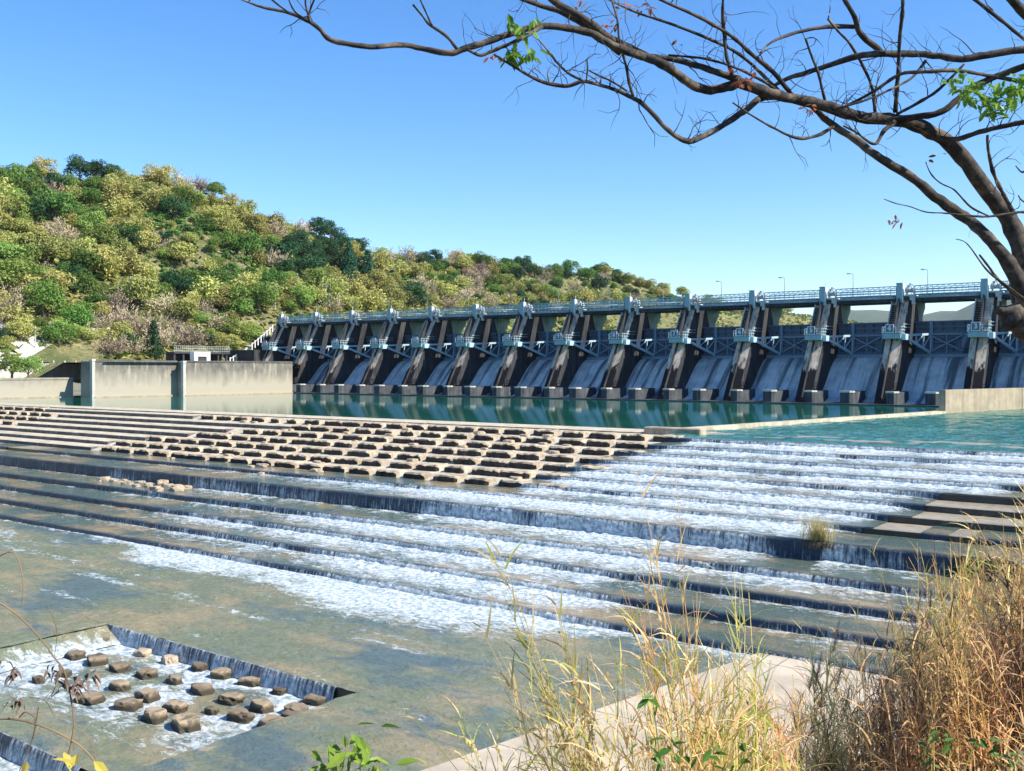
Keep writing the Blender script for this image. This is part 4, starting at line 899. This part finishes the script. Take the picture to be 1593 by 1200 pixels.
# thin twigs
tr.seed(9); m_ = MB(); m2 = MB(); pods = []
for i in range(330):
    if i < 110: m_.build('twig', M['bark'], tree) if m_.v else None; m_ = MB()
    u, y, D, wd = tr.choice(TIPS)
    if y > 330 or (u < 700 and tr.random() < .75): continue
    a = tr.uniform(-2.6, -.5) if tr.random() < .72 else tr.uniform(.2, 2.9); L = tr.uniform(20, 80); pts = [(u, y, D)]
    for k in range(6):
        a += tr.gauss(0,.28); pts.append((pts[-1][0]+math.cos(a)*L/6, pts[-1][1]+math.sin(a)*L/6, pts[-1][2]+tr.gauss(0,.05)))
    w0 = tr.uniform(.9,2.4); P = [spot(*p) for p in pts]; m_.tube(P, [max(.35, w0*(1-.13*k))*.5*D/F for k in range(7)], 4, cap=False)
    if tr.random() < .5:
        b = pts[3]; a2 = a+tr.choice((-.9,.9)); m_.tube([spot(*b), spot(b[0]+math.cos(a2)*L*.25, b[1]+math.sin(a2)*L*.25, D), spot(b[0]+math.cos(a2+.3)*L*.45, b[1]+math.sin(a2+.3)*L*.45, D)], [w0*.3*D/F, w0*.22*D/F, w0*.15*D/F], 4, cap=False)
m_.build('twigs', M['bark'], tree)['kind'] = 'stuff'
def leaves(mb, c, n_, rad, sz, hang=.3):
    for i in range(n_):
        p = Vector(c)+Vector((tr.gauss(0,rad),tr.gauss(0,rad),tr.gauss(0,rad*.6))); e = Vector((tr.gauss(0,1),tr.gauss(0,1),tr.gauss(-hang,.6))).normalized(); q = e.cross(Vector((tr.gauss(0,.6),tr.gauss(0,.6),1))).normalized(); s = sz*tr.uniform(.6,1.2); up = q.cross(e)
        mb.add([p, p+e*s*.35+q*s*.22+up*s*.05, p+e*s*.75+q*s*.16, p+e*s-up*s*.1, p+e*s*.75-q*s*.16, p+e*s*.35-q*s*.22+up*s*.05, p+e*s*.5-up*s*.04], [(0,1,6,5),(1,2,6),(2,3,6),(3,4,6),(4,5,6)])
M['fleaf'] = leaf('fresh_leaf', (.10,.22,.03), (.22,.36,.05), .35, .4, 8); M['rleaf'] = leaf('dry_red_leaf', (.20,.06,.03), (.30,.12,.06), .3, .6, 8); M['yleaf'] = leaf('yellowed_leaf', (.38,.32,.05), (.50,.42,.10), .35, .5, 8)
m2 = MB()
for (u, y, n_, r_) in ((803,34,9,.05),(812,50,6,.04),(795,80,10,.05),(815,78,10,.05),(806,90,8,.04),(822,86,6,.04),(828,30,4,.03)): leaves(m2, spot(u, y, 7.25), n_, r_, .10, .9)
for i in range(60): u = tr.uniform(1490, 1600); leaves(m2, spot(u, 145+18*math.sin(u*.05)+tr.gauss(0,10), tr.uniform(7.6,8.1)), 5, .05, .085, .5)
m2.build('green_leaves', M['fleaf'], tree)
m2 = MB()
for (u, y, n_) in ((945,36,7),(905,4,5),(985,10,6),(1003,14,6),(970,12,5),(958,34,4),(1151,128,16),(1162,128,10),(1145,112,5),(765,90,8),(1055,69,3),(1397,343,10),(1176,108,4),(1265,170,10),(1462,243,3)): leaves(m2, spot(u, y, 7.9), n_, .028, .06, .6)
m2.build('dry_leaves', M['rleaf'], tree)
# ------------------------------------------------------------------ grasses of the near bank
M['straw'] = leaf('straw_blade', (.62,.45,.19), (.74,.58,.28), .35, .6, 3); M['gstraw'] = leaf('green_straw_blade', (.28,.33,.06), (.50,.46,.13), .35, .5, 3)
M['rust'] = leaf('rusty_blade', (.50,.30,.13), (.66,.44,.22), .35, .7, 3); M['dead'] = leaf('dead_blade', (.10,.07,.045), (.20,.14,.08), .2, .8, 3); M['plume'] = leaf('plume', (.55,.42,.27), (.62,.50,.34), .4, .8, 3)
gr = random.Random(77)
def blade(mb, p, dirv, L, wd, droop, seg=5, m=0):
    d = Vector(dirv).normalized(); p = Vector(p); q = d.cross(Vector((gr.gauss(0,.5),gr.gauss(0,.5),1)))
    if q.length < .01: q = Vector((1,0,0))
    q.normalize(); b = len(mb.v)
    for i in range(seg+1):
        t = i/seg; w_ = wd*.5*(1-t**1.6)+wd*.04; mb.v.append(tuple(p-q*w_)); mb.v.append(tuple(p+q*w_))
        d = (d+Vector((0,0,-droop/seg))+Vector((gr.gauss(0,.06),gr.gauss(0,.06),gr.gauss(0,.04)))).normalized(); p = p+d*L/seg
    for i in range(seg): a = b+2*i; mb.f.append((a,a+1,a+3,a+2)); mb.mi.append(m)
def reeds(base, n_, tops, spread, label, name='reed_clump', mats=('straw','gstraw'), leafn=14, LL=(.22,.5), group=None, stemw=.0065, plume=0):
    """stems from the clump's base to real tip points"""
    base = Vector(base); t = empty(name, base); st = MB(); lf = MB(); pl = MB()
    for i in range(n_):
        tp = Vector(gr.choice(tops))-base; tp += Vector((gr.gauss(0,.12),gr.gauss(0,.12),gr.gauss(0,.10)))*spread*2; fr = gr.uniform(.62,1.02); tp = tp*fr
        b = Vector((gr.gauss(0,spread),gr.gauss(0,spread),0)); P = []
        for k in range(9):
            s_ = k/8; p = b.lerp(Vector((tp.x,tp.y,0)), s_**1.7); p.z = tp.z*(s_**.92); P.append(p+Vector((gr.gauss(0,.008),gr.gauss(0,.008),0)))
        m_i = 0 if gr.random() < .62 else 1
        st.tube(P, [stemw*(1.0-.75*k/8) for k in range(9)], 4, m_i, cap=False)
        for j in range(leafn):
            s_ = gr.uniform(.12,.99); k = min(7, int(s_*8)); p = P[k].lerp(P[k+1], s_*8-k); up = (P[k+1]-P[k]).normalized()
            a = gr.uniform(0,6.3); dv = up*1.1+Vector((math.cos(a),math.sin(a),0))*gr.uniform(.25,.8); blade(lf, p, dv, gr.uniform(*LL)*(1.1-.4*s_), gr.uniform(.008,.016), gr.uniform(.2,1.7), 4, 0 if gr.random() < .66 else 1)
        if plume and i < plume:
            for j in range(150):
                s_ = j/150; p = P[-1]+Vector((0,0,-.02))+Vector((.06*s_,0,.30*s_)); blade(pl, p, Vector((gr.gauss(0,.5),gr.gauss(0,.5),1.2)), .09*(1.15-s_), .004, .7, 2)
    st.build('stems', [M[mats[0]], M[mats[1]]], t)['kind'] = 'stuff'; lf.build('blades', [M[mats[0]], M[mats[1]]], t)['kind'] = 'stuff'
    if plume: pl.build('plumes', M['plume'], t)
    return tag(t, label, 'grass clump', group)
def gbase(u, D, dz=0):
    p = spot(u, 900, D); p.z = max(bz(p.x, p.y), PZ)+dz; return p
def tip(u, y, D): return tuple(spot(u, y, D))
GR = 'tall reed clumps on the near bank'
reeds(gbase(1095, 6.6), 30, [tip(1000,700,6.6),tip(1040,705,6.4),tip(985,830,6.2),tip(1075,860,6.4),tip(965,905,6.2),tip(1120,900,6.4)], .10, 'tallest reed clump with thin tips reaching in front of the white water', group=GR)
reeds(gbase(1010, 6.2), 42, [tip(760,825,6.0),tip(720,890,5.8),tip(800,930,5.9),tip(850,880,6.0),tip(770,990,5.8),tip(880,950,6.1),tip(690,1010,5.8)], .12, 'reed clump leaning far left over the river and promenade', group=GR)
reeds(gbase(1060, 6.0), 75, [tip(900,1000,5.9),tip(950,960,6.0),tip(1000,980,6.0),tip(1060,930,6.1),tip(1120,1000,6.1),tip(1150,960,6.2),tip(860,1040,5.8)], .16, 'dense green and straw reed clump at the bottom middle', leafn=14, group=GR)
reeds(gbase(1150, 7.4), 30, [tip(1180,950,7.2),tip(1150,900,7.2),tip(1100,960,7.2),tip(1205,1010,7.3)], .14, 'thin green-tinged reed clump right of the dense bottom reeds', mats=('gstraw','straw'), group=GR)
reeds(gbase(930, 5.4), 7, [tip(600,1075,5.0),tip(640,1110,5.0),tip(700,1090,5.2),tip(560,1040,5.0)], .08, 'low reed bent far left across the promenade edge', leafn=9, LL=(.12,.3), group=GR)
reeds(gbase(1290, 9.5), 16, [tip(1250,985,9.4),tip(1262,1000,9.4),tip(1300,985,9.4),tip(1330,990,9.4),tip(1285,1010,9.4)], .16, 'feathery-plumed grass clump in front of the lowest weir step', stemw=.007, plume=8, group=GR)
reeds(gbase(1200, 8.2), 40, [tip(1190,1010,8.2),tip(1230,1040,8.2),tip(1150,1050,8.1),tip(1260,1060,8.3)], .3, 'straw grass clump with bent tips between the reeds and the brush', leafn=16, group=GR)
reeds(gbase(980, 6.6), 40, [tip(900,1060,6.6),tip(950,1040,6.6),tip(1010,1060,6.6),tip(870,1110,6.6)], .25, 'low tangled green grass clump left of the dense reeds', mats=('gstraw','straw'), leafn=16, group=GR)
reeds(gbase(1120, 6.9), 50, [tip(1080,1010,6.9),tip(1130,1030,6.9),tip(1040,1060,6.9),tip(1170,1070,6.9)], .3, 'wide straw grass clump filling the bottom right of the reeds', leafn=16, group=GR)
reeds(gbase(860, 6.0), 34, [tip(760,1080,6.0),tip(820,1050,6.0),tip(880,1070,6.0),tip(720,1120,6.0)], .2, 'short straw grass clump over the promenade at the left of the reeds', leafn=16, group=GR)
reeds(gbase(1190, 7.6), 55, [tip(1120,1060,7.6),tip(1180,1040,7.6),tip(1230,1080,7.6),tip(1100,1100,7.6)], .35, 'broad rusty grass clump over the promenade joint', mats=('rust','straw'), leafn=16, group=GR)
GD = 'dry brush clumps on the right bank'
prof = [(1230,1060),(1270,1015),(1310,985),(1350,965),(1385,910),(1420,870),(1455,880),(1480,840),(1510,850),(1540,790),(1575,770),(1605,750),(1640,740)]
WH = ['leftmost','second','third','fourth','fifth','sixth','seventh','eighth','ninth','tenth','eleventh','twelfth','rightmost']
for i, (u, yt) in enumerate(prof):
    for row, D in enumerate((12.5-.1*i, 9.2)):
        D += gr.uniform(-.5,.5); yy = yt+(60 if row else 0)+gr.uniform(-10,10); b = gbase(u+gr.uniform(-15,25), D)
        tops = [tip(u+gr.uniform(-70,50), yy+gr.uniform(-10,110), D+gr.uniform(-.5,.5)) for _ in range(12)]
        mats = gr.choice([('rust','dead'),('rust','dead'),('straw','rust'),('dead','rust')] if row else [('straw','rust'),('straw','gstraw'),('rust','straw'),('straw','dead')] if i < 8 else [('rust','straw'),('rust','dead'),('straw','rust'),('rust','straw')])
        reeds(b, 40 if row == 0 else 34, tops, .30, f'{dict(straw="straw-coloured",rust="rusty",dead="dark brown")[mats[0]]} dry brush clump, {WH[i]} from left in the {"front" if row else "back"} row', 'dry_brush_clump', mats, 15, (.18,.42), GD, .006)
# wispy pale grass heads at upper right and the tuft on the weir
for (u, y, D, lab) in ((1480,790,10.5,'pale wispy grass clump rising above the dry brush near the trunk'),(1560,735,9.5,'tallest pale grass clump at the right edge under the tree'),(1430,850,11,'pale leaning grass clump over the wet steps at right')):
    reeds(gbase(u+50, D), 22, [tip(u+gr.uniform(-90,40), y+gr.uniform(0,80), D) for _ in range(9)], .16, lab, mats=('straw','gstraw'), leafn=9, LL=(.2,.45))
p0 = onz(1272, 842, ZL[9]); m_ = MB(); t = empty('weir_grass_tuft', p0)
for i in range(240): blade(m_, (gr.gauss(0,.42), gr.gauss(0,.10)+.1, 0), (gr.gauss(0,.18),gr.gauss(0,.15),1), gr.uniform(.8,1.9), .03, gr.uniform(0,.6), 4)
m_.build('blades', M['straw'], t); m_ = MB()
for i in range(130): blade(m_, (gr.gauss(0,.5), -.05, 0), (gr.gauss(0,.2),-.6,.1), gr.uniform(.3,.7), .05, 1.6, 3)
m_.build('hanging_roots', M['dead'], t); tag(t, 'lone dry straw tuft growing on the lip of the tall weir drop', 'grass')
# tangled undergrowth over the whole bank
gr.seed(5); m_ = MB()
for i in range(15000):
    u = gr.uniform(1150, 1680); D = gr.uniform(6.5, 19); p = gbase(u, D)
    if p.z < PZ+.05 and gr.random() < .85: continue
    k = gr.random(); h = gr.uniform(.25,.9); p.z += gr.uniform(0,.75)
    a = gr.uniform(0,6.3); blade(m_, p, (math.cos(a)*.9, math.sin(a)*.9, gr.uniform(-.1,1.4)), h*.55, gr.uniform(.010,.03), gr.uniform(.3,2.2), 3, 0 if k < .5 else 1 if k < .78 else 2 if k < .93 else 3)
tag(m_.build('bank_undergrowth', [M['dead'], M['rust'], M['straw'], M['broad']]), 'tangled dead brown undergrowth covering the near bank', 'undergrowth', None, 'stuff')
m_ = MB()
for i in range(5200):
    u = gr.uniform(700, 1260); D = gr.uniform(4.5, 9); p = gbase(u, D)
    if p.z < PZ+.3: continue
    a = gr.uniform(0,6.3); blade(m_, p, (math.cos(a)*.7, math.sin(a)*.7, 1), gr.uniform(.2,.6), gr.uniform(.008,.02), gr.uniform(.3,2), 3, 0 if gr.random() < .5 else 1)
tag(m_.build('bank_grass', [M['dead'], M['gstraw']]), 'short mixed grass on the slope below the reeds', 'grass', None, 'stuff')
def vine(name, spots, D, n_, sz, mat, label, stem=True):
    t = empty(name, spot(spots[0][0], 1330, D)); o_ = t.location; a = MB(); b = MB()
    for (u, y) in spots:
        tipp = Vector(tip(u, y, D))-o_; base = Vector((gr.gauss(0,.05),gr.gauss(0,.05),0)); a.tube([base, base.lerp(tipp,.5)+Vector((gr.gauss(0,.03),0,0)), tipp], [.006,.005,.003], 4)
        leaves(b, tipp, n_, .045, sz, .5)
    a.build('stems', M['gstraw'], t); b.build('leaves', mat, t); return tag(t, label, 'plant')
vine('leafy_plant', [(520,1165),(545,1150),(560,1170),(590,1185),(500,1185),(535,1190),(575,1195),(488,1200),(545,1172),(600,1200)], 4.2, 5, .085, M['fleaf'], 'small broad-leaved green plant at the bottom edge beside the river')
vine('leafy_plant', [(1040,1180),(1060,1160),(1020,1150),(1100,1190),(1130,1185),(1015,1085),(1170,1170)], 5.6, 4, .10, M['broad'], 'dark green leafy vine low among the bottom middle reeds')
vine('leafy_plant', [(1450,1150),(1480,1160),(1440,1180),(1520,1150),(1560,1170)], 7, 6, .09, M['broad'], 'dark green leafy plant in the brush at the lower right corner')
vine('yellow_leaved_plant', [(108,1192),(95,1204),(120,1212),(70,1210)], 3.6, 2, .10, M['yleaf'], 'broad yellow-green leaves at the bottom left corner')
t = empty('dry_vine', spot(-60, 1250, 4.5)); o_ = t.location; a = MB()
for pl_, w_ in (([(-20,925),(25,955),(60,990),(82,1020),(100,1045),(110,1085),(115,1130),(105,1180)],3),([(-10,870),(22,860),(36,905),(34,945)],2),([(-20,1118),(20,1119),(50,1125),(90,1140),(130,1165),(160,1202)],3.5),([(60,1100),(50,1150),(30,1200)],2),([(30,1117),(40,1108),(55,1120),(52,1150)],2.5),([(82,1110),(70,1090),(45,1085)],1.5),([(115,1130),(140,1150),(150,1185)],1.5),([(85,1020),(88,980),(75,940)],1.2)):
    q = sm([(u, y, w_) for u, y in pl_]); a.tube([Vector(tip(u, y, 4.5))-o_ for u, y, w in q], [w_*.5*4.5/F]*len(q), 4)
a.build('stems', M['dead'], t); b = MB()
for (u, y) in ((5,1030),(15,1045),(85,1040),(95,1055),(88,1068),(128,1058),(140,1050),(120,1072),(20,1090)):
    for k in range(9): blade(b, Vector(tip(u+gr.uniform(-12,12), y+gr.uniform(-8,8), 4.5))-o_, (gr.gauss(0,1),gr.gauss(0,1),-.2), .06, .014, 1.2, 3)
b.build('dry_leaves', M['dead'], t); tag(t, 'dark dry curling vine at the left edge in front of the basin', 'vine')

vr.seed(8)  # unseen trees added on the right bank to cast shade
for (x, y, s_, lab) in ((8,12.5,.85,'small unseen leafy tree added on top of the right bank for shade'),(8,18,.95,'middle unseen leafy tree added on top of the right bank for shade'),(3.5,26,1.3,'nearest unseen leafy tree added on the right bank for shade'),(6.5,33,1.3,'second unseen leafy tree added on the right bank for shade'),(3,19,1.0,'third unseen leafy tree added on the right bank for shade')):
    plant('broad', Vector((x, y, bz(x, y)-.3)), s_, lab, None)
# thin air haze round the whole scene
mb = MB(); mb.box(-6000, 3500, -900, 9600, -13.5, 680); hz_ = mb.build('haze', None)
hm = bpy.data.materials.new('haze_air'); hm.use_nodes = True; hn = hm.node_tree; hn.nodes.remove(hn.nodes['Principled BSDF'])
pv = hn.nodes.new('ShaderNodeVolumePrincipled'); pv.inputs['Color'].default_value = (.80,.88,1.0,1); pv.inputs['Density'].default_value = .00003; pv.inputs['Anisotropy'].default_value = .2
hn.links.new(pv.outputs[0], hn.nodes['Material Output'].inputs['Volume']); hz_.data.materials.clear(); hz_.data.materials.append(hm); tag(hz_, kind='stuff')
